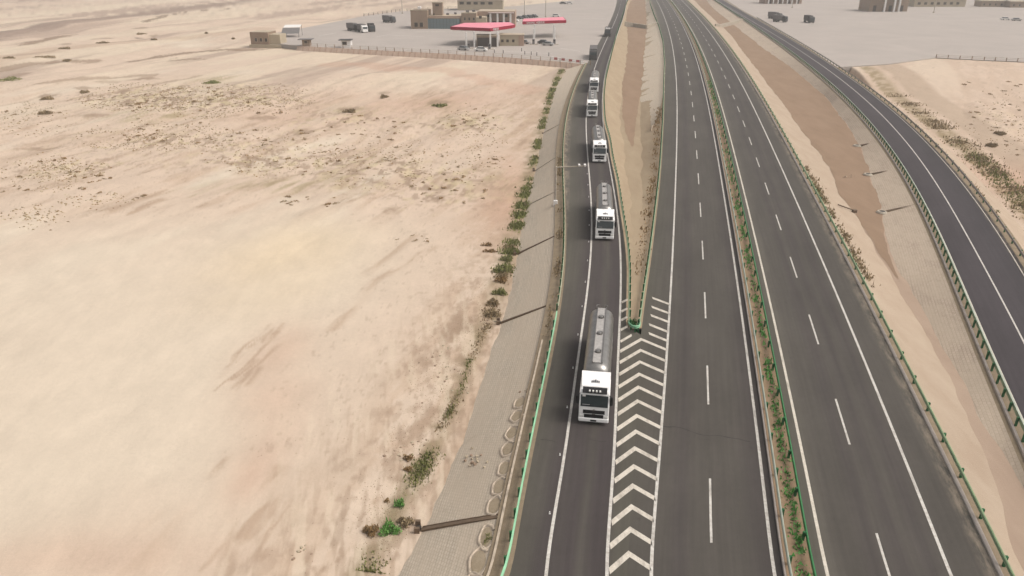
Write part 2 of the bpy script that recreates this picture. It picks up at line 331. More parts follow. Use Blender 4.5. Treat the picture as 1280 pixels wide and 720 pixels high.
def leafmat(name, a, b):
    m = N(name, .8, spec=.15); oi = m.n('ShaderNodeNewGeometry'); f = m.noise(m.coord('Object'), 5, 4, .7)
    k = m.n('ShaderNodeMath', operation='MULTIPLY_ADD'); m.l(oi.outputs['Random Per Island'], k.inputs[0]); k.inputs[1].default_value = .6; m.l(f, k.inputs[2])
    return m.col(m.mix(m.mr(k.outputs[0], .4, 1.1), a, b))
MAT['leaf'] = leafmat('olive_leaves', srgb(122,128,72,.8), srgb(156,156,104,.8))
MAT['leaf_bright'] = leafmat('bright_green_leaves', srgb(70,150,62,.8), srgb(132,188,110,.8))
MAT['leaf_mid'] = leafmat('mid_green_leaves', srgb(86,148,62,.75), srgb(128,170,96,.8))
MAT['leaf_dry'] = leafmat('dry_brown_twigs', srgb(142,114,76,.8), srgb(172,144,104,.8))
MAT['leaf_dust'] = leafmat('dusty_scrub_leaves', srgb(146,128,98,.8), srgb(178,158,126,.8))
MAT['leaf_dark'] = leafmat('dark_green_leaves', srgb(44,100,52,.8), srgb(84,132,72,.8))
# ------------------------------------------------------------------ noise for the ground
def sst(x, a, b): t = np.clip((x-a)/(b-a), 0, 1); return t*t*(3-2*t)
# ------------------------------------------------------------------ the left slope and its foot
GZ = -3.0
_fp = [(507,695),(525,665),(540,640),(555,597),(575,552),(590,510),(605,462),(620,412),(627,402),(638,352),(646,312),(655,265),(660,243),(669,211),(675,180),(685,140),(694,107),(706,88),(716,77),(722,70)]
def base_left(Y): return GZ+1.5*sst(np.asarray(Y, float), 120, 235)
def sst(x, a, b): t = np.clip((x-a)/(b-a), 0, 1); return t*t*(3-2*t)
FOOT = smooth(traced([(a, b, float(base_left(back(a, b, -2)[1]))) for a, b in _fp]), 6)
EDGE1 = R1E.off(.28, 0.0)                    # asphalt edge of the exit ramp
RAIL1 = R1E
TOPL = R1E.off(-.95, -.12)
YF0 = P(728,80).y; XF0 = P(728,80).x; XF1, YF1 = P(372,57).x, P(372,57).y
def yfront(X): return YF0+(X-XF0)*(YF1-YF0)/(XF1-XF0)
# right-hand side of the entry ramp
EDGE2R = R2E; TOP2R = R2E.off(1.2, -.1)
FOOT2 = Line(TOP2R.Y, TOP2R.X+4.6, GZ+.15)
def gz(X, Y):
    X = np.asarray(X, float); Y = np.asarray(Y, float)
    left = sst(Y-yfront(X), 4, 22); right = sst(Y, 196, 228)
    isr = sst(X, 20, 60)
    k = left*(1-isr)+right*isr
    base = base_left(Y)*(1-isr)+GZ*isr; base = base+(-.3-base)*k
    ang = R(62); a = X*math.cos(ang)+Y*math.sin(ang); b = -X*math.sin(ang)+Y*math.cos(ang)
    big = fbm(a/60, b/24, 3, 4)-.5; mid = fbm(a/16, b/5, 8, 4)-.5
    amp = sst(Y, 60, 150)
    near_l = sst(FOOT.at(Y)[0]-X, 3, 22); near_r = sst(X-FOOT2.at(Y)[0], 3, 22)
    fl = np.where(Y > 225, sst(-(X-P(330,52).x), 0, 20)+sst(Y, 560, 620), near_l); fr = np.where(Y > 190, sst(X, 330, 380), near_r)
    mk = np.clip(np.where(X < 40, fl, fr), 0, 1)
    z = base+mk*(big*2.4*amp+mid*.9*amp+ (fbm(X/9, Y/9, 5, 4)-.5)*.5)
    xl = FOOT.at(Y)[0]+.7; xl = np.where(Y > 236, EDGE1.at(Y)[0]+1.0, xl); xr = FOOT2.at(Y)[0]-.7; 
    inside = sst(np.minimum(X-xl, xr-X), 0, 1.2)
    z = z*(1-inside)+(-5.2)*inside
    # below the paved service areas
    under = sst(Y-yfront(X), 1.5, 6)*sst(X, P(345,40).x-5, P(345,40).x+6)*(X < 40)*sst(-Y, -470, -455)
    z = z-under*1.2
    return z
# ------------------------------------------------------------------ colour of the desert: real stains, streaks and crusts
CREAM = np.array(srgb(230,214,193)); PINK = np.array(srgb(224,201,180)); TAN = np.array(srgb(202,176,152)); DARK = np.array(srgb(170,146,124)); OLIVE = np.array(srgb(168,156,116)); ROSE = np.array(srgb(206,164,140)); GREY = np.array(srgb(186,164,148)); WHITE = np.array(srgb(234,216,192)); GREEN = np.array(srgb(146,142,98))
def blobs(X, Y, lst):
    s = 0
    for (px, py, rx, ry, a) in lst:          # centre of the stain as surveyed, radii in metres
        c = P(px, py, GZ); s = s+a*np.exp(-(((X-c.x)/rx)**2+((Y-c.y)/ry)**2))
    return s
def stroke(X, Y, pts, wd, soft=.5):
    q = [P(a, b, GZ) for a, b in pts]; d = np.full(X.shape, 1e9)
    for a, b in zip(q[:-1], q[1:]):
        dx, dy = b.x-a.x, b.y-a.y; L2 = dx*dx+dy*dy+1e-9
        t = np.clip(((X-a.x)*dx+(Y-a.y)*dy)/L2, 0, 1); d = np.minimum(d, np.hypot(X-a.x-t*dx, Y-a.y-t*dy))
    return np.clip(1-(d-wd*(1-soft))/(wd*soft*2), 0, 1)
def lerp(c, t, k): return c*(1-k[..., None])+t*k[..., None]
def ground_colour(X, Y):
    wx = (fbm(X/14, Y/14, 40, 4)-.5)*9; wy = (fbm(X/14, Y/14, 50, 4)-.5)*14
    ang = R(70); a = X*math.cos(ang)+Y*math.sin(ang); b = -X*math.sin(ang)+Y*math.cos(ang)
    n1 = fbm(a/30, b/9, 1, 5); n2 = fbm(a/11, b/2.2, 2, 5); n3 = fbm(a/5, b/1.0, 6, 5); n4 = fbm(X/1.3, Y/1.3, 9, 4)
    far = sst(Y, 75, 120)
    c = np.broadcast_to(CREAM, X.shape+(3,)).copy()
    pk = sst(n1+.25*far, .42, .68); c = lerp(c, PINK, pk*(.2+.65*far))
    # smoother clay pan in front, rosier ground to its right and farther out
    near_foot = sst(FOOT.at(Y)[0]-X, 34, 4)
    c = lerp(c, PINK, np.clip(sst(FOOT.at(Y)[0]-X+wx, 30, 11), 0, 1)*.65)
    c = lerp(c, TAN, np.clip(sst(FOOT.at(Y)[0]-X+wx*.6, 12, 4)*sst(n2+n4*.3, .45, .75), 0, 1)*.8)
    c = lerp(c, CREAM*1.0, np.clip(blobs(X+wx, Y+wy, [(190,480,14,12,1.),(60,400,16,20,.8),(400,350,9,12,1.0),(360,300,14,10,.8),(120,600,12,6,.7)]), 0, 1)*.8)
    c = lerp(c, np.array(srgb(236,214,180)), np.clip(blobs(X+wx, Y+wy, [(370,310,10,9,.8),(330,350,8,8,.7)]), 0, 1)*.55)
    c = lerp(c, ROSE, np.clip(blobs(X+wx*.3, Y+wy*.3, [(345,440,3.2,6,.6),(330,560,2.5,4,.4),(345,500,3,4,.45),(300,600,2.0,3,.5),(60,700,10,2.5,.5),(470,130,22,14,.5),(560,130,14,14,.6),(380,150,20,9,.5),(640,230,3,18,.7),(620,260,4,10,.5)]), 0, 1)*.6)
    # wind streaks
    st = 0
    for pts, wd, k in [(((338,402),(300,440),(272,470)),.16,.4),(((350,412),(310,452),(280,480)),.2,.5),(((334,414),(296,450)),.12,.35),(((352,425),(318,462),(296,484)),.22,.45),(((345,408),(330,425)),.3,.35),(((322,446),(300,468)),.35,.55),(((360,400),(340,424)),.2,.3),(((330,455),(312,478)),.25,.4),(((352,585),(318,665)),.6,.5),(((330,620),(308,665)),.4,.5),(((365,620),(345,655)),.25,.45),(((350,610),(330,700)),.3,.4),(((295,640),(290,720)),.4,.3),(((262,600),(285,570)),.25,.35),(((545,310),(470,350),(420,410)),.6,.35),(((520,295),(455,345)),.5,.35),(((470,185),(430,232)),1.0,.6),(((462,190),(440,232)),.6,.6),(((455,205),(425,236)),.6,.5),(((555,215),(540,235)),.7,.5),(((330,175),(300,215)),1.2,.4),(((350,170),(320,205)),.8,.3),(((180,245),(140,262)),1.2,.5),(((200,250),(165,265)),.8,.6),(((480,225),(440,235)),.8,.4),(((260,700),(320,640)),.3,.3),(((520,430),(505,470)),.5,.35),(((390,590),(370,640)),1.4,.18),(((210,650),(180,700)),1.2,.18)]:
        st = np.maximum(st, k*stroke(X+(n3-.5)*1.6, Y+(n2-.5)*3, pts, wd, .8)*(.35+sst(n3, .35, .6)))
    c = lerp(c, TAN*.92, np.clip(st*1.35, 0, .85))
    # scoured, scrubby bands beyond the pan
    band = sst(Y, 95, 112)*sst(-Y, -232, -190)
    c = lerp(c, TAN, band*sst(n2, .5, .64)*.45); c = lerp(c, DARK, band*sst(n3+n2*.6, .95, 1.12)*.45)
    c = lerp(c, OLIVE, np.clip(blobs(X+wx, Y+wy, [(270,105,9,7,.8),(190,150,11,4,.8),(265,240,6,4,.2),(360,230,9,5,.7),(550,133,6,6,.5),(445,140,6,6,.6),(600,225,6,6,.4),(160,128,8,4,.4),(480,205,7,5,.5),(580,150,9,5,.5)]), 0, 1)*sst(n3, .35, .6)*.8)
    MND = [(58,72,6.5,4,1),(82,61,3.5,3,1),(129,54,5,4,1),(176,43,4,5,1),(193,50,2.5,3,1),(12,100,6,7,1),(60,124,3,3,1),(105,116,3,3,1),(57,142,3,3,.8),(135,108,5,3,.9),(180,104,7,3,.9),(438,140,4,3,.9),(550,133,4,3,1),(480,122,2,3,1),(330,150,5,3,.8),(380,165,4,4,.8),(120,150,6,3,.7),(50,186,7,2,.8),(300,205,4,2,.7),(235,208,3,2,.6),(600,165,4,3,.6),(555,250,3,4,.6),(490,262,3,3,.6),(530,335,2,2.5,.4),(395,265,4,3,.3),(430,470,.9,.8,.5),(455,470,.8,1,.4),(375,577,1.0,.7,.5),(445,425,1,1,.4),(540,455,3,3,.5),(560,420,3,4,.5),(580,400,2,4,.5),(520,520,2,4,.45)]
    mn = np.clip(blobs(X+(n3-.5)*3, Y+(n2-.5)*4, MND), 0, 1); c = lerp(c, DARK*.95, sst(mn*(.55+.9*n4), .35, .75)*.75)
    den = np.clip(blobs(X+wx, Y+wy, [(150,125,16,12,1.2),(200,135,14,12,1.2),(265,118,16,14,1.3),(330,125,14,12,1.0),(420,150,14,12,.8),(590,155,14,12,.9),(350,195,16,12,.9),(200,175,22,10,.9),(70,210,14,7,.8),(470,215,12,12,.8),(560,235,10,12,.7),(1250,150,20,16,.9)]), 0, 1.2)
    fs = fbm(X/1.1, Y/1.6, 123, 3); c = lerp(c, DARK*.9, sst(fs+den*.16, .66, .76)*np.clip(den, 0, 1)*.8); c = lerp(c, np.array(srgb(222,206,164)), sst(fbm(X/1.4, Y/2.0, 133, 3)+den*.1, .64, .74)*np.clip(den, 0, 1)*.5)
    cl = sst(fbm(X/.7, Y/1.1, 143, 4), .5, .68)*np.clip(sst(FOOT.at(Y)[0]-X+wx*.5, 13, 3), 0, 1)*sst(-Y, -110, -70); c = lerp(c, DARK, cl*.55)
    # far flats: alternating pale and brown bands
    fb = sst(Y, 180, 230)
    c = lerp(c, WHITE*.97, fb*sst(fbm(a/90, b/14, 71, 4), .47, .62)*.8); c = lerp(c, GREY, fb*sst(fbm(a/120, b/12, 77, 5), .52, .66)*.75)
    for pts, wd, k, T in [(((-60,62),(0,48),(60,40),(130,30),(215,19),(300,8),(380,-2)),10,1.0,GREY*.86),(((-40,100),(0,82),(80,66),(170,58),(260,52),(330,44)),6,.45,TAN),
                          (((-40,30),(40,26),(160,12),(240,5)),10,.8,WHITE),(((0,68),(120,52),(200,44),(280,40)),6,.6,WHITE*.95),(((-60,4),(60,2),(180,-3)),18,.8,GREY*.92),
                          (((180,34),(232,22),(292,17)),1.6,.8,DARK*.75),(((170,82),(235,72),(290,66),(375,66)),2.2,.8,DARK*.8),(((215,82),(250,78)),1.6,.7,DARK*.8),(((40,60),(90,47)),3,.8,DARK*.85),(((0,93),(40,86),(120,82)),3,.7,DARK*.9),(((60,112),(110,104),(180,102)),2.5,.6,DARK),(((130,122),(190,112),(240,102)),2,.5,DARK),
                          (((0,200),(60,180),(150,170),(230,165)),3,.3,TAN),(((0,150),(60,140),(140,132)),5,.5,WHITE*.97),(((300,65),(380,62),(440,70)),2.2,.5,DARK),(((310,8),(400,2)),8,.4,WHITE),(((420,85),(560,95),(660,120)),5,.35,ROSE)]:
        c = lerp(c, T, stroke(X+(n2-.5)*8, Y+(n1-.5)*22, pts, wd, .28)*k)
    # weedy drain at the foot of the slope, left
    ds = 0
    for pts, wd in [(((450,720),(465,690),(487,665),(500,632),(522,595),(539,565),(550,540),(562,515),(575,487),(585,452),(597,425),(612,392)),.7),(((612,400),(616,380),(625,352),(634,325),(645,290),(652,260),(660,225),(668,195),(676,165),(690,120),(702,92)),1.0)]:
        ds = np.maximum(ds, stroke(X+(n4-.5)*1.2, Y, pts, wd, .8))
    c = lerp(c, np.array(srgb(150,136,106)), ds*(.35+.5*sst(n4, .35, .6)))
    # right of the entry ramp: pale strip, weedy ditch, track, desert
    rr = X-FOOT2.at(Y)[0]; R_ = (X > 40)
    q = sst(rr+(n4-.5)*1.5, 0.8, 2.2)*sst(-rr-(n4-.5)*2, -7.5, -4.5)*R_
    c = np.where(R_[..., None], lerp(c, PINK, np.full(X.shape, .5)), c)
    c = lerp(c, np.array(srgb(162,144,112)), q*(.45+.45*sst(n4, .35, .6)))
    c = lerp(c, np.array(srgb(198,176,154)), sst(rr+(n2-.5)*2, 7.5, 9)*sst(-rr, -17, -15)*R_*.9)
    c = lerp(c, ROSE, np.clip(blobs(X, Y, [(1270,225,12,12,.7)]), 0, 1)*R_*.6)
    # pebbly specks
    sp = sst(fbm(X/.5, Y/.8, 91, 3), .7, .8)*sst(n1, .35, .55)*(sst(FOOT.at(Y)[0]-X, 22, 8)+band*.7)
    c = lerp(c, DARK*.85, np.clip(sp, 0, .25))
    c = lerp(c, DARK, sst(fbm(X/.45+Y*.25, Y/3.5, 153, 4), .5, .7)*np.clip(sst(FOOT.at(Y)[0]-X+wx*.5, 15, 3), 0, 1)*sst(-Y, -95, -60)*.45)
    c = lerp(c, WHITE, sst(fbm(X/.8+Y*.2, Y/5, 163, 4), .55, .7)*np.clip(sst(FOOT.at(Y)[0]-X+wx*.5, 20, 3), 0, 1)*sst(-Y, -95, -60)*.5)
    gr = fbm(X/3, Y/3, 23, 5); c = c*(.94+.12*gr)[..., None]
    return c*KA*1.11
ys = np.unique(np.concatenate([np.geomspace(26, 420, 470)-8, np.geomspace(414, 2400, 60)])); ys = ys[ys > 14]
u = np.concatenate([np.linspace(-2.6, -.80, 26)[:-1], np.linspace(-.80, .82, 900), np.linspace(.82, 2.6, 26)[1:]])
UU, YY = np.meshgrid(u, ys); XX = UU*(YY+14)
ZZ = gz(XX, YY); cc = ground_colour(XX, YY)
nr, ncn = XX.shape; idx = np.arange(nr*ncn).reshape(nr, ncn)
F = np.stack([idx[:-1,:-1], idx[:-1,1:], idx[1:,1:], idx[1:,:-1]], -1).reshape(-1, 4)
me = bpy.data.meshes.new('desert_ground'); me.vertices.add(nr*ncn); me.loops.add(F.size); me.polygons.add(len(F))
me.vertices.foreach_set('co', np.stack([XX, YY, ZZ], -1).ravel()); me.loops.foreach_set('vertex_index', F.ravel())
me.polygons.foreach_set('loop_start', np.arange(len(F))*4); me.polygons.foreach_set('use_smooth', np.ones(len(F), bool)); me.update(calc_edges=True)
ca = me.color_attributes.new('stain', 'FLOAT_COLOR', 'POINT'); ca.data.foreach_set('color', np.concatenate([cc, np.ones(cc.shape[:2]+(1,))], -1).ravel())
m = N('desert_sand', .95, spec=.1); at = m.n('ShaderNodeAttribute', attribute_name='stain'); v = m.coord('Object')
n1 = m.noise(v, 2.2, 7, .7); n2 = m.noise(v, 11, 6, .8); n3 = m.noise(m.coord('Object', (1.0, .28, 1), R(-20)), .8, 7, .68)
c = m.mix(1.0, at.outputs['Color'], m_rgb(m, m.mr(n1, .3, .7, .965, 1.035)), 'MULTIPLY'); c = m.mix(1.0, c, m_rgb(m, m.mr(n2, .25, .75, .92, 1.08)), 'MULTIPLY')
c = m.mix(1.0, c, m_rgb(m, m.mr(n3, .35, .65, .965, 1.03)), 'MULTIPLY')
m.bump(n1, .35, .12); me.materials.append(m.col(c)); MAT['sand'] = m.m
gnd = mesh_obj('desert_ground', me); tag(gnd, kind='structure')
def ground_z(x, y): return float(gz(np.array([x]), np.array([y]))[0])
# ------------------------------------------------------------------ roads
YN, YFAR = 14.0, 1250.0
def joined(a, f): return Line(np.concatenate([[YN, NOSE-.6], a.Y]), np.concatenate([gore_c(np.array([YN, NOSE-.6])), a.X]), 0.0)
GLe = joined(GL.off(-.25, 0.0), 0); GRe = joined(GR.off(.25, 0.0), 0)
exit_ramp = ribbon('exit_ramp', [EDGE1, R1L, R1R, GLe], yst(YN, YFAR), MAT['asphalt_exit'], ref=R1L)
tag(exit_ramp, 'grey asphalt exit ramp with the column of trucks on it', 'ramp')
LEFT_A = GRe; 
highway = ribbon('highway_carriageway', [LEFT_A, M(-8.5), M(-5), M(-1.5), M(-.92)], yst(YN, YFAR), MAT['asphalt_main'], ref=CEN)
tag(highway, 'two lane carriageway beside the chevron gore, left of the green median', 'road')
BKL = M(11.2, 0.0)
highway_b = ribbon('highway_carriageway', [M(.85), M(1.5), M(5), M(8.5), BKL], yst(YN, YFAR), MAT['asphalt_main'], ref=CEN)
tag(highway_b, 'two lane carriageway right of the green median with wide shoulder', 'road')
E2L = R2L.off(.3, 0.0)
entry_ramp = ribbon('entry_ramp', [E2L, R2C, R2E.off(-.1, 0.0)], yst(YN, YFAR), MAT['asphalt_entry'], ref=R2C)
tag(entry_ramp, 'dark fresh asphalt ramp curving along the right side', 'ramp')
def solid(parent, L, wd, mat='paint', Ys=None, name='edge_line', z=.004):
    return ribbon(name, [L.off(-wd/2, 0.0), L.off(wd/2, 0.0)], Ys if Ys is not None else yst(YN, 700), MAT[mat], parent, dz=z, kind=None)
Yfine = lambda a, b: np.unique(np.concatenate([np.arange(a, min(b, 300), 1.0), np.arange(max(a, 300), b, 5.0), [b]]))
solid(exit_ramp, R1L, .2, Ys=Yfine(YN, 430)); solid(exit_ramp, R1R, .2, Ys=Yfine(YN, 560))
for y in np.arange(436, 560, 12.0): solid(exit_ramp, R1L, .15, Ys=np.array([y, y+3, y+6]), name='lane_dash')
solid(highway, M(-8.5), .2, Ys=Yfine(YN, 700)); solid(highway, M(-1.5), .2, Ys=Yfine(YN, 700))
solid(highway_b, M(1.5), .2, mat='paint_cream', Ys=Yfine(YN, 700)); solid(highway_b, M(8.5), .2, Ys=Yfine(YN, 700))
solid(entry_ramp, R2C, .16, Ys=Yfine(YN, 600)); solid(entry_ramp, R2L.off(.62, 0.0), .13, Ys=Yfine(YN, 600), mat='paint_cream'); solid(entry_ramp, R2E.off(-.55, 0.0), .12, Ys=Yfine(YN, 600), mat='paint_cream')
for k in range(-1, 36):
    a = 34.35+15*k; solid(highway, M(-5), .15, Ys=np.array([a, a+2, a+4, a+6.]), name='lane_dash')
    a = 44.15+15*k
    if a > 10: solid(highway_b, M(5), .15, Ys=np.array([a, a+2, a+4, a+6.]), name='lane_dash')
# chevrons
def quad(parent, name, pts, mat, z=.004):
    mb = MB(); mb.add([(p[0], p[1], z) for p in pts], [tuple(range(len(pts)))]); return mb.build(name, mat, parent)
def march(x, y, sx, L, inset):
    t = 0
    while t < 9:
        X = float(L.at(y-t)[0])
        if (x+sx*t-X)*sx > -inset: return t
        t += .02
    return t
TH = .52
for k in range(0, 24):
    y = 60.35-2.05*k
    if y < 13: break
    x = float(gore_c(y)); tl = march(x, y, -1, R1R, .12); tr = march(x, y, 1, M(-8.5), .12)
    quad(highway, 'chevron_stripe', [(x-tl,y-tl),(x-tl,y-tl-TH),(x,y-TH),(x+tr,y-tr-TH),(x+tr,y-tr),(x,y)], MAT['paint_cream'])
for k in range(5):
    a = P([810.5,811,813,814,815][k], [415,404,392.5,382,371][k]); t = march(a.x, a.y, 1, M(-8.5), .12)
    quad(highway, 'chevron_stripe', [(a.x,a.y),(a.x,a.y-TH),(a.x+t,a.y-t-TH),(a.x+t,a.y-t)], MAT['paint_cream'])
    y = a.y-.4; xr = float(R1R.at(y)[0])+[1.15,.75,.7,.7,.7][k]; t = march(xr, y, -1, R1R, .12)
    quad(exit_ramp, 'chevron_stripe', [(xr,y),(xr-t,y-t),(xr-t,y-t-TH*.9),(xr,y-TH*.8)], MAT['paint_cream'])
# cracks in the asphalt
def crack(parent, pts, wd=.045):
    q = [P(a, b) for a, b in pts]; r = []
    for a, b in zip(q[:-1], q[1:]):
        n = max(2, int((b-a).length/.35))
        for i in range(n): p = a.lerp(b, i/n); r.append((p.x, p.y+random.uniform(-.07, .07)))
    mb = MB(); 
    for i, (x, y) in enumerate(r): ww = wd*random.uniform(.4, 1.4); mb.v += [(x, y-ww, .005), (x, y+ww, .005)]
    for i in range(len(r)-1): mb.f.append((2*i, 2*i+2, 2*i+3, 2*i+1)); mb.m.append(0)
    return mb.build('crack', MAT['crack'], parent)
crack(highway, [(829,533),(850,534),(866,540),(880,544),(900,544),(918,548),(944,553)]); crack(highway, [(880,549),(897,550)], .03)
crack(exit_ramp, [(735,549),(752,552),(764,552)], .03); crack(highway, [(811,335),(838,339)], .03); crack(exit_ramp, [(676,549),(700,553)], .03)
# ------------------------------------------------------------------ verges, banks, gore and median ground
verge = ribbon('left_verge', [TOPL.off(-.3, -.14), R1E.off(-.4, 0.0), EDGE1], yst(YN, YF0+2), MAT['verge'], ref=R1E); tag(verge, kind='structure')
Ls = Line(FOOT.Y, FOOT.X, FOOT.z-.12)
mids = [Line(Yst, TOPL.at(Yst)[0]*(1-t)+Ls.at(Yst)[0]*t, TOPL.at(Yst)[1]*(1-t)+Ls.at(Yst)[1]*t) for t in (.08, .35, .65)]
yfi = np.unique(np.concatenate([np.arange(YN, 140, .7), np.arange(140, YF0+2, 2.0)]))
slope = ribbon('paved_slope', [jit(Ls, .14, 1.8, 5), mids[2], mids[1], mids[0], jit(TOPL, .10, 2.0, 6)], yfi, MAT['pavers'], ref=TOPL); tag(slope, 'grey paver slope below the exit ramp', kind='structure')
med = ribbon('median_ground', [M(-.92, .0), M(-.85, .14), M(-.2, .05), M(.3, .05), M(.8, .10), M(.85, 0.0)], yst(YN, YFAR), MAT['median_soil'], ref=CEN); tag(med, kind='structure')
def depth(w, a, b, d): return -d*sst(w, a, b)
Yg = yst(NOSE, YFAR); xl = GLe.at(Yg)[0]; xr = GRe.at(Yg)[0]; wg = xr-xl; dg = depth(wg, 3, 12, 1.9)-.04
far = sst(Yg, 260, 480)
fa = .30*(1-far)+.10*far; fb = .62*(1-far)+.80*far
G0 = Line(Yg, xl, 0*Yg); G1 = jit(Line(Yg, xl+wg*fa, dg), .35, 6, 11); G2 = jit(Line(Yg, xl+wg*fb, dg), .35, 6, 12); G3 = Line(Yg, xr, 0*Yg)
Y1 = 165.0
for nm, a, b, m_, y0, y1 in [('gore_bank', G0, G1, 'gore_soil', NOSE, YFAR), ('gore_floor', G1, G2, 'gore_soil', NOSE, YFAR), ('gore_bank', G2, G3, 'gore_soil', NOSE, YFAR)]:
    tag(ribbon(nm, [a, b], yst(y0, y1), MAT[m_], ref=a), kind='structure')
# ground between the right carriageway and the entry ramp
Yv = yst(YN, YFAR); bl = M(11.45, 0.0); xb = bl.at(Yv)[0]; xe = E2L.at(Yv)[0]-.3; wv = xe-xb
DL = traced([(866,-2),(868,0),(876,9),(896,27),(915,44),(925,60),(941,80),(975,125),(1010,172),(1040,212),(1047,237),(1070,267),(1085,295),(1105,327),(1125,365),(1150,405),(1172,450),(1196,505),(1220,570),(1245,640),(1270,715)], z=-1.4)
DR = traced([(882,-2),(883,0),(890,9),(935,45),(957,62),(991,85),(1037,125),(1058,155),(1077,185),(1088,218),(1102,260),(1110,292),(1117,325),(1141,365),(1160,402),(1175,430),(1190,460),(1205,495),(1222,538),(1255,590),(1276,640),(1310,715)], z=-1.4)
fl = np.clip((DL.at(Yv)[0]-xb)/wv, .1, .7); fr = np.clip((DR.at(Yv)[0]-xb)/wv, fl+.08, .9)
fl = np.convolve(np.pad(fl, 3, 'edge'), np.ones(7)/7, 'valid'); fr = np.convolve(np.pad(fr, 3, 'edge'), np.ones(7)/7, 'valid')
dv = -.35-1.15*sst(wv, 5, 11)
V0 = Line(Yv, xb, 0*Yv-.02); V0b = Line(Yv, xb+.7, 0*Yv-.06); V1 = jit(Line(Yv, xb+wv*fl, dv), .3, 5, 21); V2 = jit(Line(Yv, xb+wv*fr, dv), .3, 4, 22); V3 = Line(Yv, xe-.9, 0*Yv-.1); V4 = Line(Yv, E2L.at(Yv)[0], 0*Yv)
YT = P(1110,330).y
for nm, a, b, m_, y0, y1 in [('roadside_verge', V0, V0b, 'verge', YN, YFAR), ('sand_bank', V0b, V1, 'pale_sand', YN, YFAR), ('ditch_floor', V1, V2, 'channel_soil', YN, YFAR), ('paved_bank', V2, V3, 'pavers_bank', YN, YFAR), ('roadside_verge', V3, V4, 'verge', YN, YFAR)]:
    tag(ribbon(nm, [a, b], yst(y0, y1), MAT[m_], ref=b if nm == 'paved_bank' else a), kind='structure')
def bed(name, a, b, y0, mat, grow=26, seed=31):
    Y = np.unique(np.concatenate([np.arange(y0, min(y0+120, 300), .8), yst(y0+100, YFAR)])); xa, za = a.at(Y); xb_, zb_ = b.at(Y); t = np.sqrt(np.clip((Y-y0)/grow, 0, 1)); m0 = .55*xa+.45*xb_
    na = (fbm(Y/3, Y*0, seed, 4)-.5)*.5; nb = (fbm(Y/3, Y*0+7, seed, 4)-.5)*.5
    A = Line(Y, m0+(xa-m0)*t*.98+na*t, za+.03); B = Line(Y, m0+(xb_-m0)*t*.98+nb*t, zb_+.03)
    return tag(ribbon(name, [A, B], Y, MAT[mat], ref=A), kind='structure')
bed('reddish_ditch_bed', V1, V2, YT-1, 'ditch_soil', 20); bed('reddish_gore_bed', G1, G2, 140, 'ditch_soil', 60, 37); bed('gore_paving', G2, G3, 150, 'pavers', 40, 41)
kb = ribbon('road_kerb', [M(11.17, .0), M(11.19, .1), M(11.43, .1), M(11.47, -.05)], Yfine(YN, 600), MAT['kerb'], ref=CEN); tag(kb, kind='structure')
kb = ribbon('median_kerb', [M(-.99, .0), M(-.97, .12), M(-.80, .12), M(-.78, .02)], Yfine(YN, 600), MAT['kerb'], ref=CEN); tag(kb, kind='structure')
# right of the entry ramp
rv = ribbon('right_verge', [R2E.off(-.1, 0.0), TOP2R], yst(YN, YFAR), MAT['verge'], ref=R2E); tag(rv, kind='structure')
rs = ribbon('right_slope', [TOP2R, FOOT2], yst(YN, 66), MAT['pavers'], ref=TOP2R); tag(rs, kind='structure')
rs = ribbon('right_slope', [TOP2R, FOOT2], yst(66, 232), MAT['pale_sand'], ref=TOP2R); tag(rs, kind='structure')
# ------------------------------------------------------------------ service areas
def slab(name, pts, z, mat, zb=-6.0):
    q = [P(a, b, z) for a, b in pts]; n = len(q); mb = MB()
    mb.add([(p.x, p.y, z) for p in q]+[(p.x, p.y, zb) for p in q], [tuple(range(n))]+[(i, n+i, n+(i+1)%n, (i+1)%n) for i in range(n)])
    o = mb.build(name, mat); me = o.data; 
    import bmesh
    b = bmesh.new(); b.from_mesh(me); bmesh.ops.recalc_face_normals(b, faces=b.faces); b.to_mesh(me); b.free()
    return tag(o, kind='structure')
slab('left_service_area', [(733,80.5),(700,77),(640,72),(560,67),(440,61),(372,57),(330,53),(342,42),(400,31),(455,20),(500,14),(560,11),(640,8),(700,2),(779,-7),(776,-2),(764,25),(750,57),(739,80)], -.03, MAT['plaza'])
slab('right_service_area', [(900,-5),(925,11),(954,27),(1016,63.5),(1046,84),(1110,80),(1170,72),(1230,75),(1300,78),(1700,85),(1700,-6)], -.03, MAT['plaza'])
emb_t = [P(a, b, 0) for a, b in [(733,80.5),(700,77),(640,72),(560,67),(440,61),(372,57)]]
mb = MB()
for i, p in enumerate(emb_t): mb.v += [(p.x, p.y-.05, -.02), (p.x-.3, p.y-2.6, -2.1)]
for i in range(len(emb_t)-1): mb.f.append((2*i, 2*i+1, 2*i+3, 2*i+2)); mb.m.append(0)
emb = mb.build('embankment_wall', MAT['masonry']); tag(emb, kind='structure')
for px in range(380, 728, 7):                # buttress ribs on the embankment face
    i = np.interp(px, [372,440,560,640,700,733], [57,61,67,72,77,80.5]); p = P(px, float(i), 0); r_ = MB()
    r_.add([(p.x-.15,p.y-.1,.05),(p.x+.15,p.y-.1,.05),(p.x+.15,p.y-.3,.05),(p.x-.15,p.y-.3,.05),(p.x-.45,p.y-2.75,-2.1),(p.x-.15,p.y-2.75,-2.1),(p.x-.15,p.y-2.9,-2.2),(p.x-.45,p.y-2.9,-2.2)],
           [(0,1,2,3),(3,2,5,4),(0,3,4,7),(2,1,6,5)]); r_.build('rib', MAT['wall_pink'], emb)
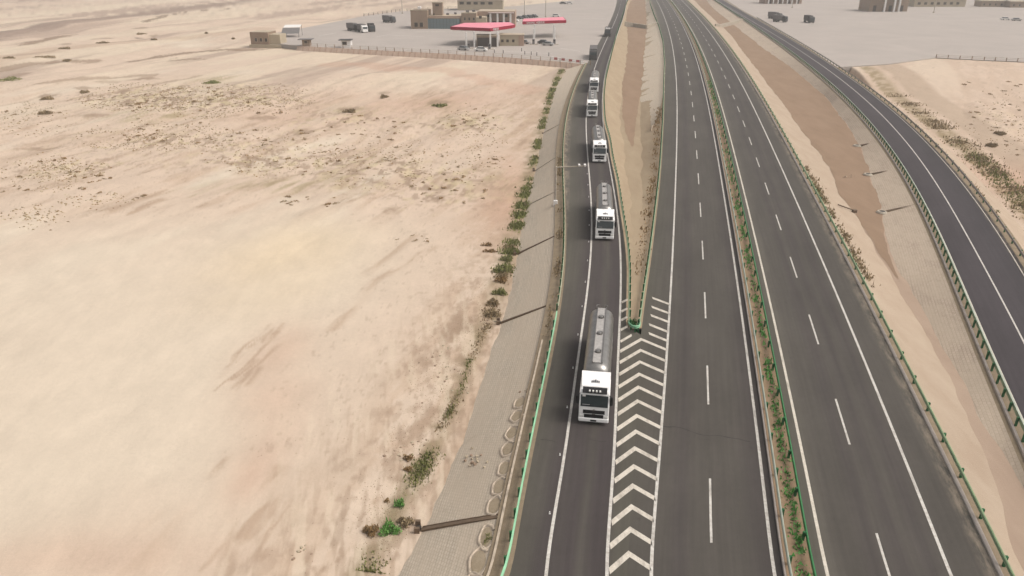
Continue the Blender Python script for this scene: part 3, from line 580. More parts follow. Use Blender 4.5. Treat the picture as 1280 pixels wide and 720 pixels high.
# ------------------------------------------------------------------ guardrails
WP = [(0,-.155),(.08,-.12),(.08,-.05),(0,0),(.08,.05),(.08,.12),(.02,.155)]
post_me = {}
def post_mesh(side, mat):
    k = (side, mat)
    if k not in post_me:
        mb = MB(); mb.box(-.07+.12*side, .07+.12*side, -.07, .07, -.35, .74); mb.box(-.05 if side < 0 else 0, .0 if side < 0 else .05, -.16, .16, .46, .72)
        mb.box(min(0,.12*side), max(0,.12*side), -.1, .1, .5, .7)
        o = mb.build('post', MAT[mat]); post_me[k] = o.data; bpy.data.objects.remove(o)
    return post_me[k]
def rail(label, L, side, ya, yb, mat, step, near=112, postmat='post', lip=None):
    """L: line of the beam; side = +1 when the posts stand to its right"""
    Y = np.concatenate([np.arange(ya, min(yb, 260), 1.0), np.arange(max(ya, 260), yb, 4.0), [yb]]); Y = np.unique(Y[Y <= yb]); X, _ = L.at(Y)
    root = empty('guardrail', (float(X[0]), float(Y[0]), 0)); tag(root, label, 'guardrail')
    mb = MB(); n = len(WP); x0, y0 = float(X[0]), float(Y[0])
    for x, y in zip(X, Y):
        for (a, b) in WP: mb.v.append((x-x0-a*side, y-y0, .6+b))
        mb.v.append((x-x0+.02*side, y-y0, .6+.155)); mb.v.append((x-x0+.02*side, y-y0, .6-.155))
    q = n+2
    for i in range(len(X)-1):
        for j in range(n-1): mb.f.append((i*q+j, (i+1)*q+j, (i+1)*q+j+1, i*q+j+1)); mb.m.append(0)
        for a, b in ((n-1, n), (n, n+1), (n+1, 0)): mb.f.append((i*q+a, (i+1)*q+a, (i+1)*q+b, i*q+b)); mb.m.append(0)
    mb.build('beam', MAT[mat], root)
    if lip:
        e = MB()
        for x, y in zip(X, Y): e.v += [(x-x0-.19*side, y-y0, .70), (x-x0-.10*side, y-y0, .79), (x-x0+.01*side, y-y0, .79)]
        for i in range(len(X)-1):
            for j in range(2): e.f.append((i*3+j, i*3+3+j, i*3+4+j, i*3+j+1)); e.m.append(0)
        e.build('top_edge', MAT[lip], root)
    fy = np.arange(ya+.5, yb, step); fm = MB()
    for y in fy:
        x = float(L.at(y)[0])
        if y < near:
            p = mesh_obj('post', post_mesh(side, postmat), root); p.location = (x-x0, y-y0, random.uniform(-.02, .02))
        else: fm.box(x-x0-.07+.12*side, x-x0+.07+.12*side, y-y0-.08, y-y0+.08, -.3, .76)
    if fm.v: o = fm.build('post', MAT[postmat], root); o['kind'] = 'stuff'
    return root
rail('mint green crash barrier along the near left edge of the exit ramp', R1E, -1, 16, 64.5, 'rail_mint', 2.0)
rail('dusty faded crash barrier along the far left edge of the exit ramp', R1E.off(.04), -1, 65.6, YF0-3, 'rail_dusty', 2.0, near=150)
rail('left crash barrier of the gore, curving beside the truck lane', GL, 1, NOSE, 545, 'rail_gore', 2.0, postmat='post')
rail('right crash barrier of the gore, beside the highway shoulder', GR, -1, NOSE, 545, 'rail_gore', 2.0)
rail('pale barrier on the left side of the green median', M(-.72), 1, 16, 545, 'rail_pale', 4.0, near=200)
rail('deep green barrier on the right side of the green median', M(.56), -1, 18, 545, 'rail_dark', 4.0, near=200)
rail('dusty green barrier along the sandy bank right of the highway', M(11.62), 1, 16, 545, 'rail_olive', 4.0, near=200)
rail('pale crash barrier on the left edge of the dark entry ramp', R2L, -1, 16, 545, 'rail_gore', 2.0, lip='rail_pale')
kb = ribbon('ramp_kerb', [E2L.off(-.80, -.08), E2L.off(-.78, .13), E2L.off(-.60, .13), E2L.off(-.58, -.08)], Yfine(YN, 500), MAT['kerb'], ref=CEN); tag(kb, kind='structure')
rail('weathered crash barrier on the outer right edge of the dark entry ramp', R2E.off(.2), 1, 16, 400, 'rail_far', 4.0, near=200)
# curved end of the gore barrier
a = Vector((float(GL.X[0]), float(GL.Y[0]), 0)); b = Vector((float(GR.X[0]), float(GR.Y[0]), 0)); c0 = (a+b)/2; rad = (b-a).length/2
root = empty('guardrail_nose', (c0.x, c0.y, 0)); tag(root, 'rounded green barrier end at the tip of the gore', 'barrier end')
mb = MB(); ng = 16; q = len(WP)
for i in range(ng+1):
    t = math.pi*i/ng; ux, uy = -math.cos(t), -math.sin(t)*1.7
    for (d, z) in WP: mb.v.append((ux*(rad+d), uy*(rad+d), .6+z))
for i in range(ng):
    for j in range(q-1): mb.f.append((i*q+j, (i+1)*q+j, (i+1)*q+j+1, i*q+j+1)); mb.m.append(0)
mb.build('beam', MAT['rail_mint'], root)
for t in (.5, 1.57, 2.6): o = mesh_obj('post', post_mesh(1, 'post'), root); o.location = (-math.cos(t)*rad*.8-.12, -math.sin(t)*rad*1.5, 0)
# ------------------------------------------------------------------ slope drains, rings, mast
def surf_left(x, y):                          # height of the paved slope
    Y = np.array([y]); xt = float(TOPL.at(Y)[0][0]); xf = float(FOOT.at(Y)[0][0]); zf = float(FOOT.at(Y)[1][0]); t = min(1, max(0, (xt-x)/(xt-xf)))
    return -.12+t*(zf+.12)
def slope_chute(label, a, b, wd, mat, head=True):
    """a: foot (photo point), b: top"""
    A = P(a[0], a[1], GZ+.1); B = P(b[0], b[1], -.1); d = Vector((B.x-A.x, B.y-A.y, 0)); L = d.length; d.normalize(); n_ = Vector((-d.y, d.x, 0))
    root = empty('drain_chute', A); tag(root, label, 'drain chute', 'drain chutes on the left slope')
    k = 10; walls = []
    for s in (-1, 1):
        mb = MB()
        for i in range(k+1):
            p = A+d*(L*i/k); z = surf_left(p.x, p.y)
            for (o, h) in ((wd*.5, -.2), (wd*.5, .07), (wd*.5+.07, .07), (wd*.5+.07, -.2)):
                q = p+n_*s*o; mb.v.append((q.x-A.x, q.y-A.y, z+h-A.z))
        for i in range(k):
            for j in range(3): mb.f.append((i*4+j, i*4+4+j, i*4+5+j, i*4+j+1) if s > 0 else (i*4+j, i*4+j+1, i*4+5+j, i*4+4+j)); mb.m.append(0)
        mb.build('side_wall', mat, root)
    mb = MB()
    for i in range(k+1):
        p = A+d*(L*i/k); z = surf_left(p.x, p.y)+.03
        for s in (-1, 1): q = p+n_*s*wd*.5; mb.v.append((q.x-A.x, q.y-A.y, z-A.z))
    for i in range(k): mb.f.append((2*i, 2*i+1, 2*i+3, 2*i+2)); mb.m.append(0)
    mb.build('channel', MAT['chute'], root)
    if head:
        h = MB(); h.box(-.45,-.1,-.45,-.25,-.3,.35); h.box(-.45,-.1,.25,.45,-.3,.35); h.build('headwall', MAT['chute'], root)
        h = MB(); h.cyl((-.2,0,-.2), (-.2,0,.12), .2, n=10); h.build('outlet_opening', MAT['window'], root)
    return root
slope_chute('nearest brown drain chute crossing the slope by the bright green bush', (527,660), (636,646), .3, MAT['chute'])
slope_chute('thin drain chute ending at the row of round olive shrubs', (626,403), (694,382), .15, MAT['chute'])
slope_chute('drain chute on the slope just below the camera mast', (646,317), (700,294), .12, MAT['chute'])
slope_chute('drain chute on the slope behind the foot of the camera mast', (659,257), (701,239), .1, MAT['concrete'])
slope_chute('farther drain chute on the slope beyond the camera mast', (669,213), (704,196), .1, MAT['concrete'])
slope_chute('farthest drain chute where the left slope narrows', (680,168), (705,155), .1, MAT['concrete'])
def chute2(label, a, b, za, zb, wd):
    A = P(a[0], a[1], za); B = P(b[0], b[1], zb); d = B-A; L = d.length; root = empty('drain_chute', A); tag(root, label, 'drain chute')
    dd = Vector((d.x, d.y, 0)).normalized(); n_ = Vector((-dd.y, dd.x, 0))
    for s in (-1, 1):
        mb = MB(); o = [n_*s*wd*.5, n_*s*(wd*.5+.1)]; up = Vector((0,0,.12)); dn = Vector((0,0,-.2))
        vs = [o[0]+dn, o[0]+up, o[1]+up, o[1]+dn]; mb.add([x for x in vs]+[x+d for x in vs], [(0,1,2,3),(4,7,6,5),(0,4,5,1),(1,5,6,2),(2,6,7,3)]); mb.build('side_wall', MAT['chute'], root)
    mb = MB(); e = Vector((0,0,.05)); mb.add([n_*wd*.5+e, -n_*wd*.5+e, -n_*wd*.5+e+d, n_*wd*.5+e+d], [(0,1,2,3)]); mb.build('channel', MAT['chute'], root)
    r = MB(); nn = 14
    for i in range(nn):
        t = 2*math.pi*i/nn
        for rr, z in ((.42,.0),(.42,.14),(.62,.14),(.8,-.05)): r.v.append((-.4+rr*math.cos(t), rr*math.sin(t), z))
    for i in range(nn):
        j = (i+1) % nn
        for k in range(3): r.f.append((i*4+k, j*4+k, j*4+k+1, i*4+k+1)); r.m.append(0)
    r.build('inlet_ring', MAT['concrete'], root); h = MB(); h.cyl((-.4,0,-.1), (-.4,0,.10), .43, n=14); h.build('inlet_opening', MAT['window'], root)
for lab, a, b in [('nearest ring inlet and chute beside the reddish ditch', (1106,265), (1144,257)), ('middle ring inlet and chute beside the reddish ditch', (1088,218), (1122,212)), ('farthest ring inlet and chute beside the reddish ditch', (1074,182), (1103,177))]:
    chute2(lab, a, b, -1.35, -.2, .3)
# small pipe running down the pale bank into the ditch
A = P(1047,256,-.6); B = P(1068,264,-1.3); root = empty('drain_pipe', A); mb = MB(); mb.cyl((0,0,.05), B-A+Vector((0,0,.1)), .09); mb.build('pipe', MAT['chute'], root); mb = MB(); mb.box(B.x-A.x-.3, B.x-A.x+.3, B.y-A.y-.3, B.y-A.y+.3, B.z-A.z-.3, B.z-A.z+.25, .05); mb.build('outlet_block', MAT['chute'], root)
tag(root, 'short drain pipe with a dark outlet on the pale bank of the reddish ditch', 'pipe')
# arch rings set in the slope
MAT['ring_fill'] = soil('dusty_ring_soil', srgb(204,186,160,KA), srgb(184,166,140,KA), srgb(150,132,100,KA), 1.5, (1,1,1), .8)
def slope_ring(px, py, rx, ry, tube=.11):
    c0 = P(px, py, -1.0); 
    for _ in range(6): c0 = P(px, py, surf_left(c0.x, c0.y))
    mb = MB(); n = 24; k = 5; sp = random.uniform(4.6, 5.7); t0 = random.uniform(.1, .7)
    for i in range(n):
        t = t0+sp*i/(n-1); w1 = 1+.05*math.sin(5*t+px)
        for j in range(k):
            q = math.pi*j/(k-1); x = c0.x+math.cos(t)*(rx*w1-tube*math.cos(q)); y = c0.y+math.sin(t)*(ry*w1-tube*math.cos(q))
            mb.v.append((x, y, surf_left(x, y)+math.sin(q)*tube*random.uniform(.7,1.1)-.01))
    for i in range(n-1):
        for j in range(k-1): mb.f.append((i*k+j, (i+1)*k+j, (i+1)*k+j+1, i*k+j+1)); mb.m.append(0)
    mb.build('arch_ring', MAT['arch'], slope, True)
    mb = MB(); vs = [(c0.x+math.cos(2*math.pi*i/18)*rx*.75, c0.y+math.sin(2*math.pi*i/18)*ry*.8) for i in range(18)]
    mb.add([(x, y, surf_left(x, y)+.012) for x, y in vs], [tuple(range(18))]); mb.build('ring_fill', MAT['ring_fill'], slope)
for px, py, rx, ry in [(650,503,.62,.55),(646,520,.62,.55),(640,541,.62,.6),(635,561,.62,.6),(631,585,.6,.6),(624,608,.6,.62),(618,632,.6,.62),(608,671,.55,.75),(598,702,.7,.8),(590,735,.7,.8)]: slope_ring(px, py, rx*.85, ry*1.5)
bs = ribbon('base_strip', [TOPL.off(-.06, -.02), TOPL.off(.1, .0)], yst(YN, 60), MAT['arch'], slope, dz=.02, kind=None)
# camera mast
B = P(694,268,-1.7); root = empty('camera_mast', B); tag(root, 'tall grey mast with a long arm and cameras over the exit ramp', 'mast')
mb = MB(); mb.box(-1.1, 1.1, -.8, 1.2, -1.2, .35, .05); mb.build('footing', MAT['concrete'], root)
mb = MB(); mb.box(-.3, .3, -.2, .2, .35, 2.1, .04); mb.build('control_cabinet', MAT['white'], root)
mb = MB(); mb.cyl((0,.5,.3), (0,.5,6.9), .14, .1, 12); mb.build('pole', MAT['galv'], root)
mb = MB(); mb.cyl((0,.5,6.75), (3.9,.5,6.95), .09, .05, 10); mb.build('arm', MAT['concrete'], root)
for x in (3.2, 4.0):
    mb = MB(); mb.box(x-.14, x+.14, .1, .75, 6.98, 7.22, .04); mb.cyl((x,.75,7.1),(x,.55,7.1),.09); o = mb.build('camera', MAT['white'], root)
# road studs along the exit ramp line
sm = MB(); sm.box(-.06,.06,-.06,.06,.0,.05,0,.02); sm.cyl((0,0,.04),(0,0,.16),.035,n=8); so_ = sm.build('road_stud', MAT['white']); tag(so_, 'small white reflector stud on the left line of the exit ramp', 'road stud', 'reflector studs along the exit ramp line')
for i, y in enumerate(np.arange(30.9, 116, 6.0)):
    o = so_ if i == 0 else so_.copy()
    if i: COL.objects.link(o)
    o.location = (float(R1L.at(y)[0])-.32, y, .002)
# low walls crossing the gore and the ditch at the far culvert
def cwall(label, pts, zs, h=1.0):
    q = [P(a, b, z) for (a, b), z in zip(pts, zs)]; root = empty('culvert_wall', q[0]); tag(root, label, 'wall')
    for a, b in zip(q[:-1], q[1:]):
        d = Vector((b.x-a.x, b.y-a.y, 0)).normalized(); n_ = Vector((-d.y, d.x, 0))*.35; mb = MB(); u_ = Vector((0,0,h)); o = [a-q[0], b-q[0]]; dn = Vector((0,0,-2.2))
        vs = [o[0]-n_+dn, o[0]+n_+dn, o[1]+n_+dn, o[1]-n_+dn, o[0]-n_+u_, o[0]+n_+u_, o[1]+n_+u_, o[1]-n_+u_]
        mb.add(vs, [(4,5,6,7),(0,1,5,4),(1,2,6,5),(2,3,7,6),(3,0,4,7)]); mb.build('wall_panel', MAT['concrete'], root)
cwall('pale concrete culvert wall crossing the gore far up the road', [(781,29.5),(792,31.5),(808,34),(821,30)], [-.4,-1.2,-1.2,-.3])
cwall('pale concrete culvert wall crossing the ditch beside the far highway', [(894,32.5),(899,33.5),(914,30),(928,26)], [-.4,-.9,-.9,-.4])
# ------------------------------------------------------------------ tanker trucks (front at local y = 0, facing -Y)
def wheel_pair(root, y, x, r=.5, wd=.3, name='wheel'):
    for s in (-1, 1):
        mb = MB(); mb.cyl((s*(x-wd), y, r), (s*x, y, r), r, n=20); t = mb.build(name, MAT['rubber'], root, False)
        mb = MB(); mb.cyl((s*(x-.06), y, r), (s*(x+.02), y, r), r*.55, r*.48, 14); mb.build('rim', MAT['steel_dark'], t)
def build_tanker():
    r_ = empty('tanker_truck', (0,0,0)); W = MAT['truck_white']
    prof = [(.04,.45),(0,.6),(0,1.25),(.03,1.72),(.30,2.62),(.42,2.74),(2.2,2.86),(2.25,2.8),(2.25,1.0),(1.9,.98),(1.72,.62),(1.4,.5)]
    mb = MB(); mb.prism(prof, -1.22, 1.22, .05); mb.build('cab', W, r_)
    dp = [(.62,2.80),(.80,2.95),(1.5,3.38),(2.15,3.62),(2.28,3.62),(2.28,2.82)]
    mb = MB(); mb.add([(-1.14,.66,2.72),(1.14,.66,2.72),(1.21,2.28,2.8),(-1.21,2.28,2.8),(-1.08,.80,2.94),(1.08,.80,2.94),(-1.14,1.5,3.20),(1.14,1.5,3.20),(-1.19,2.28,3.36),(1.19,2.28,3.36),(-1.2,2.28,3.2),(1.2,2.28,3.2)],
        [(0,1,5,4),(4,5,7,6),(6,7,9,8),(8,9,3,2) if 0 else (8,9,2,3),(0,4,6,8,3),(1,2,9,7,5),(0,3,2,1)]); d = mb.build('roof_deflector', W, r_)
    mb = MB()
    for x0, w_, h in ((-.33,.10,.05),(-.2,.10,.09),(-.07,.14,.14),(.10,.10,.09),(.23,.10,.05)): mb.box(x0, x0+w_, 1.18, 1.28, 3.04, 3.04+h+.07)
    mb.box(-.36,.36,1.10,1.16,3.02,3.08); mb.build('emblem', MAT['silver'], d)
    mb = MB(); mb.prism([(.20,2.66),(.14,2.71),(.36,2.92),(.62,2.97),(.62,2.84),(.40,2.76)], -.98, .98); v = mb.build('sun_visor', MAT['black'], r_)
    for x in (-.42,-.14,.14,.42):
        mb = MB(); mb.box(x-.07, x+.07, .16, .3, 2.80, 2.93, .02); mb.build('marker_lamp', MAT['lens'], v)
    # windscreen laid on the sloping front, side windows
    def fz(z): return .03+(z-1.72)*.3
    mb = MB(); mb.add([(x, fz(z)-.014, z) for z in (1.62,2.05,2.48) for x in (-1.10,-.9,0,.9,1.10)], [(i*5+j, i*5+j+1, i*5+6+j, i*5+5+j) for i in range(2) for j in range(4)]); g_ = mb.build('windscreen', MAT['glass'], r_)
    mb = MB(); mb.tube([(-.9,fz(1.66)-.04,1.66),(-.15,fz(1.80)-.04,1.80)], .018, 5); mb.build('wiper', MAT['black'], g_)
    mb = MB(); mb.tube([(.05,fz(1.66)-.04,1.66),(.8,fz(1.80)-.04,1.80)], .018, 5); mb.build('wiper', MAT['black'], g_)
    mb = MB(); mb.box(-.95,-.35,fz(1.75)-.012,fz(1.75)+.02,1.70,1.78); mb.box(-.98,-.72,fz(2.35)-.014,fz(2.35)+.02,2.28,2.50); mb.build('windscreen_reflections', MAT['white'], g_)  # white slips on the glass imitate reflections at its left and bottom
    for s in (-1, 1):
        mb = MB(); mb.add([(s*1.226,.42,1.75),(s*1.226,1.25,1.70),(s*1.226,1.25,2.45),(s*1.226,.62,2.45)], [(0,1,2,3) if s < 0 else (3,2,1,0)]); mb.build('side_window', MAT['glass'], r_)
        mb = MB(); mb.box(min(s*1.24,s*1.48), max(s*1.24,s*1.48), .10, .24, 1.75, 2.45, .03); mb.tube([(s*1.18,.3,2.5),(s*1.36,.18,2.46)], .03); mb.tube([(s*1.2,.2,1.7),(s*1.36,.16,1.76)], .03); mb.build('mirror', MAT['black'], r_)
        mb = MB(); mb.box(min(s*.80,s*1.14), max(s*.80,s*1.14), -.03, .1, .62, .86, .03); mb.build('headlight', MAT['lens'], r_)
        mb = MB(); mb.box(min(s*1.16,s*1.25), max(s*1.16,s*1.25), 1.3, 2.1, .45, 1.0); mb.build('cab_step', MAT['dgrey'], r_)
    mb = MB(); mb.prism([(-.012,1.00),(-.03,1.02),(-.008,1.31),(.02,1.33)], -.88, .88, 0); mb.build('grille', MAT['black'], r_)
    mb = MB(); mb.prism([(-.012,.63),(-.03,.65),(-.03,.93),(-.01,.95)], -.78, .78, 0); mb.build('grille', MAT['black'], r_)
    mb = MB(); mb.box(-.14,.14,-.05,-.02,.95,.99); mb.add([(-.16,-.035,1.34),(0,-.02,1.42),(.16,-.035,1.34),(0,-.045,1.26)], [(0,3,2,1)]); mb.build('badge', MAT['chrome'], r_)
    mb = MB(); mb.box(-1.23, 1.23, -.07, .35, .28, .62, .06); bu = mb.build('bumper', W, r_)
    mb = MB(); mb.box(-.24,.24,-.085,-.06,.36,.50); mb.build('number_plate', MAT['black'], bu)
    mb = MB(); mb.box(-.7,.7,-.02,.3,.22,.32); mb.build('air_dam', MAT['black'], bu)
    mb = MB(); mb.box(-.42,.42,1.6,13.1,.72,1.0); mb.build('chassis', MAT['dgrey'], r_)
    for y in (1.35, 4.2, 5.5): wheel_pair(r_, y, 1.2)
    for y in (9.7, 11.0, 12.3): wheel_pair(r_, y, 1.2)
    for s in (-1, 1):
        mb = MB(); mb.box(min(s*.75,s*1.15), max(s*.75,s*1.15), 2.5, 3.6, .5, 1.0, .06); mb.build('fuel_tank', MAT['steel'], r_)
        mb = MB(); mb.box(min(s*.8,s*1.2), max(s*.8,s*1.2), 9.1, 12.95, 1.06, 1.14, .02); mb.build('mudguard', MAT['steel_dark'], r_)
        mb = MB()
        for z in (.6,.85,1.1): mb.box(min(s*1.12,s*1.18), max(s*1.12,s*1.18), 6.3, 8.9, z, z+.07)
        for y in (6.4,7.6,8.8): mb.box(min(s*1.06,s*1.12), max(s*1.06,s*1.12), y-.04, y+.04, .55, 1.4)
        mb.build('side_guard', MAT['steel'], r_)
        mb = MB(); mb.box(s*.7-.08, s*.7+.08, 6.05, 6.2, .1, 1.2); mb.build('landing_leg', MAT['dgrey'], r_)
    # the barrel
    prof = []; n = 28
    for i in range(n):
        t = 2*math.pi*i/n; e = 2/2.5; cx, sx = math.cos(t), math.sin(t)
        prof.append((math.copysign(abs(cx)**e, cx)*1.16, 2.45+math.copysign(abs(sx)**e, sx)*1.08))
    ys_ = [(2.55,.0),(2.60,.35),(2.72,.66),(2.95,.88),(3.25,.97),(3.5,1.0)]+[(y,1.0) for y in (5.5,7.5,9.5,11.5,12.7)]+[(12.95,.97),(13.15,.88),(13.28,.66),(13.34,.3),(13.36,0)]
    mb = MB()
    for y, k in ys_:
        for (x, z) in prof: mb.v.append((x*max(k,.01), y, 2.45+(z-2.45)*max(k,.01)))
    for i in range(len(ys_)-1):
        for j in range(n): mb.f.append((i*n+j, i*n+(j+1)%n, (i+1)*n+(j+1)%n, (i+1)*n+j)); mb.m.append(0)
    tk = mb.build('tank', MAT['steel'], r_, True)
    for y in (4.6, 6.4, 8.2, 10.0, 11.8):
        mb = MB()
        for yy in (y-.03, y+.03):
            for (x, z) in prof: mb.v.append((x*1.012, yy, 2.45+(z-2.45)*1.012))
        for j in range(n): mb.f.append((j, (j+1)%n, n+(j+1)%n, n+j)); mb.m.append(0)
        mb.build('weld_band', MAT['steel'], tk)
    for s in (-1, 1):
        mb = MB(); mb.box(s*.40-.03, s*.40+.03, 3.3, 13.0, 3.44, 3.66); mb.build('coaming', MAT['steel_dark'], tk)
        mb = MB(); mb.tube([(s*.52,12.9,3.4),(s*.52,12.9,3.78),(s*.52,13.1,3.78),(s*.3,13.15,3.78)], .022, 6); mb.tube([(s*.2,13.1,3.5),(s*.2,13.1,3.8)], .022, 6); mb.build('handrail', MAT['steel'], tk)
    mb = MB(); mb.box(-.37, .37, 3.32, 12.98, 3.50, 3.56); mb.build('walkway', MAT['tread'], tk)
    for y in (5.0, 8.1, 11.1):
        mb = MB(); mb.cyl((0,y,3.5), (0,y,3.70), .27, n=16); mh = mb.build('manhole', MAT['steel_dark'], tk)
        mb = MB(); mb.cyl((0,y,3.69), (0,y,3.75), .21, .17, 16); mb.cyl((.2,y-.1,3.6),(.2,y-.1,3.8),.04); mb.build('lid', MAT['steel'], mh)
    mb = MB()
    for x in (-.2,.2): mb.cyl((x,13.42,.9),(x,13.3,3.6),.025,n=6)
    for k in range(9): mb.cyl((-.2,13.42-.012*k,1.1+.28*k),(.2,13.42-.012*k,1.1+.28*k),.018,n=6)
    mb.build('ladder', MAT['steel'], r_)
    mb = MB(); mb.box(-1.15,1.15,13.0,13.12,.5,.72); mb.build('rear_bumper', MAT['redstripe'], r_)
    r_.scale = (.93, 1, 1); return r_
LC = R1L.off(1.75)
def place_truck(o, px, py, dx=0.0, L=LC):
    p = P(px, py, 0); y = p.y; ln = 9.0
    x0 = float(L.at(y)[0]); x1 = float(L.at(y+ln)[0]); dd = p.x-x0
    o.location = (p.x, y, 0.0); o.rotation_euler = (0, 0, -math.atan2(x1-x0, ln)); return o
T = build_tanker()
spots = [((741.3,531),'nearest white tanker truck, steel tank and manholes seen from above'),((755.3,301),'second white tanker truck behind the nearest one on the exit ramp'),((749,204),'third white tanker truck in the column, beside the camera mast tip'),((739.8,147),'fourth white tanker truck in the column on the exit ramp bend'),((742,116),'fifth and farthest white tanker truck in the column')]
tr = [T]+[copy_tree(T) for _ in spots[1:]]
for o, (p, lab) in zip(tr, spots): tag(o, lab, 'truck', 'white tanker trucks driving in a column'); place_truck(o, *p)
# cargo trucks: cab and covered load
def cargo_truck(loc, rz, label, group, cabm, boxm, L=9.0, roofm=None, boxh=3.2):
    r_ = empty('cargo_truck', loc, rz); tag(r_, label, 'truck', group)
    mb = MB(); mb.prism([(0,.4),(0,1.3),(.2,2.4),(.4,2.75),(1.9,2.85),(1.9,.8),(1.3,.4)], -1.2, 1.2, .05); mb.build('cab', MAT[cabm], r_)
    mb = MB(); mb.add([(-1.05,.0,1.5),(1.05,.0,1.5),(1.0,.2,2.4),(-1.0,.2,2.4)], [(0,1,2,3)]); [mb.v.__setitem__(i, (v[0], v[1]-.03+(.05 if v[2] < 2 else 0), v[2])) for i, v in enumerate(mb.v)]; mb.build('windscreen', MAT['glass'], r_)
    if roofm: mb = MB(); mb.box(-.95,.95,.5,1.8,2.87,3.3,.1); mb.build('roof_fairing', MAT[roofm], r_)
    mb = MB(); mb.box(-1.22, 1.22, 2.2, L, 1.1, boxh, .12)
    for k in range(7): y = 2.5+k*(L-2.9)/6; mb.box(-1.25, 1.25, y-.05, y+.05, 1.1, boxh+.05)
    mb.build('covered_load', MAT[boxm], r_)
    mb = MB(); mb.box(-.45, .45, 1.5, L, .7, 1.05); mb.build('chassis', MAT['dgrey'], r_)
    mb = MB(); mb.box(-1.05,1.05,-.05,.3,.35,.65,.04); mb.build('bumper', MAT[cabm], r_)
    for y in (1.0, L-2.3, L-1.0): wheel_pair(r_, y, 1.2)
    return r_
p = P(741,75); cargo_truck((p.x, p.y, 0), -.12, 'dark grey lorry with ribbed tarpaulin load near the service area entrance', None, 'dgrey', 'mgrey', 12.5)
p = P(759,46); cargo_truck((p.x, p.y, 0), -.18, 'dark lorry with a white roof fairing, farthest on the exit ramp', None, 'dgrey', 'mgrey', 8, 'white')
PK = 'lorries parked on the left service area'
for (px, py, rz, lab, cm_, bm_, L_) in [((449),39,.95,'grey lorry at the left end of the cluster of parked lorries','dgrey','mgrey',6.6),(457,41,.55,'white cab lorry in the middle of the cluster of parked lorries','white','mgrey',6.8),(466,40,.35,'small brown lorry at the right end of the cluster of parked lorries','dgrey','dgrey',5.6)]:
    p = P(px, py); cargo_truck((p.x, p.y, -.03), rz, lab, PK, cm_, bm_, L_)
p = P(493,28.5); cargo_truck((p.x, p.y, -.03), .95, 'dark lorry parked alone behind the cluster, left of the service building', PK, 'dgrey', 'mgrey', 7)
for (px, py, rz, lab) in [(983,28,.75,'dark lorry parked nearest the ramp on the right service area'),(976,24,.7,'dark lorry parked just behind another on the right service area'),(1015,29,.1,'narrow dark lorry standing alone on the right service area')]:
    p = P(px, py); cargo_truck((p.x, p.y, -.03), rz, lab, 'lorries parked on the right service area', 'dgrey', 'mgrey' if px != 1015 else 'dgrey', 7)
def car(px, py, rz, label, mat, group='cars at the service area'):
    p = P(px, py); r_ = empty('parked_car', (p.x, p.y, -.03), rz); tag(r_, label, 'car', group)
    mb = MB(); mb.prism([(0,.3),(0,.7),(.9,.9),(3.9,.95),(4.4,.85),(4.4,.3)], -.9, .9, .06); mb.build('body', MAT[mat], r_)
    mb = MB(); mb.add([(-.8,.9,.9),(.8,.9,.9),(.8,3.9,.93),(-.8,3.9,.93),(-.62,1.6,1.42),(.62,1.6,1.42),(.62,3.2,1.42),(-.62,3.2,1.42)], [(0,1,5,4),(1,2,6,5),(2,3,7,6),(3,0,4,7)]); mb.build('windows', MAT['glass'], r_)
    mb = MB(); mb.box(-.64,.64,1.56,3.24,1.41,1.46,.01); mb.build('roof', MAT[mat], r_)
    for y in (.9, 3.5): wheel_pair(r_, y, .9, .32, .2)
car(662,55,1.2,'silver car with dark windows parked under the second red canopy, at its left','car_silver'); car(686,55,1.1,'dark car under the second red canopy near its left columns','car_dark'); car(692,57,1.2,'pale car parked by the right column of the second red canopy','car_silver')
car(586,63,1.0,'silver car at the left pump of the first red canopy','car_silver'); car(609,64,1.4,'white car at the front column of the first red canopy','white')
car(648,27,1.3,'white car at the near end of the row between the two canopies','white'); car(643,33,1.3,'dark car beside the first red canopy','car_dark')
for i, (x, y) in enumerate([(653,24),(659,23),(665,22.5),(671,22)]): car(x, y, .6, ['first','second','third','fourth'][i]+' of four dark cars in the row behind the second canopy', 'car_dark')
car(700,21,1.5,'lone white car on the open paving right of the second canopy','white'); car(716,5,1.5,'white car far back near the exit ramp','white'); car(708,5,1.5,'dark car far back beside a white one','car_dark')
car(1276,26,1.5,'long silver car at the far right edge','car_silver'); car(1262,25,1.5,'pale silver car left of the long silver one','white')
# ------------------------------------------------------------------ buildings
def bbox_thing(name, px, py, w_, d_, rz, label, cat, z=-.03):
    p = P(px, py, z); r_ = empty(name, (p.x, p.y, z), rz); return tag(r_, label, cat)
def part(root, name, mat, *b, bev=0):
    mb = MB(); mb.box(*b, bev); return mb.build(name, MAT[mat], root)
def win(root, wall, x, z, w_=1.0, h=1.2, y=-.04):
    f = part(root, 'window', 'wall_light', x-w_/2-.08, x+w_/2+.08, y-.05, y+.05, z-.08, z+h+.08); part(f, 'pane', 'window', x-w_/2, x+w_/2, y-.07, y-.02, z, z+h)
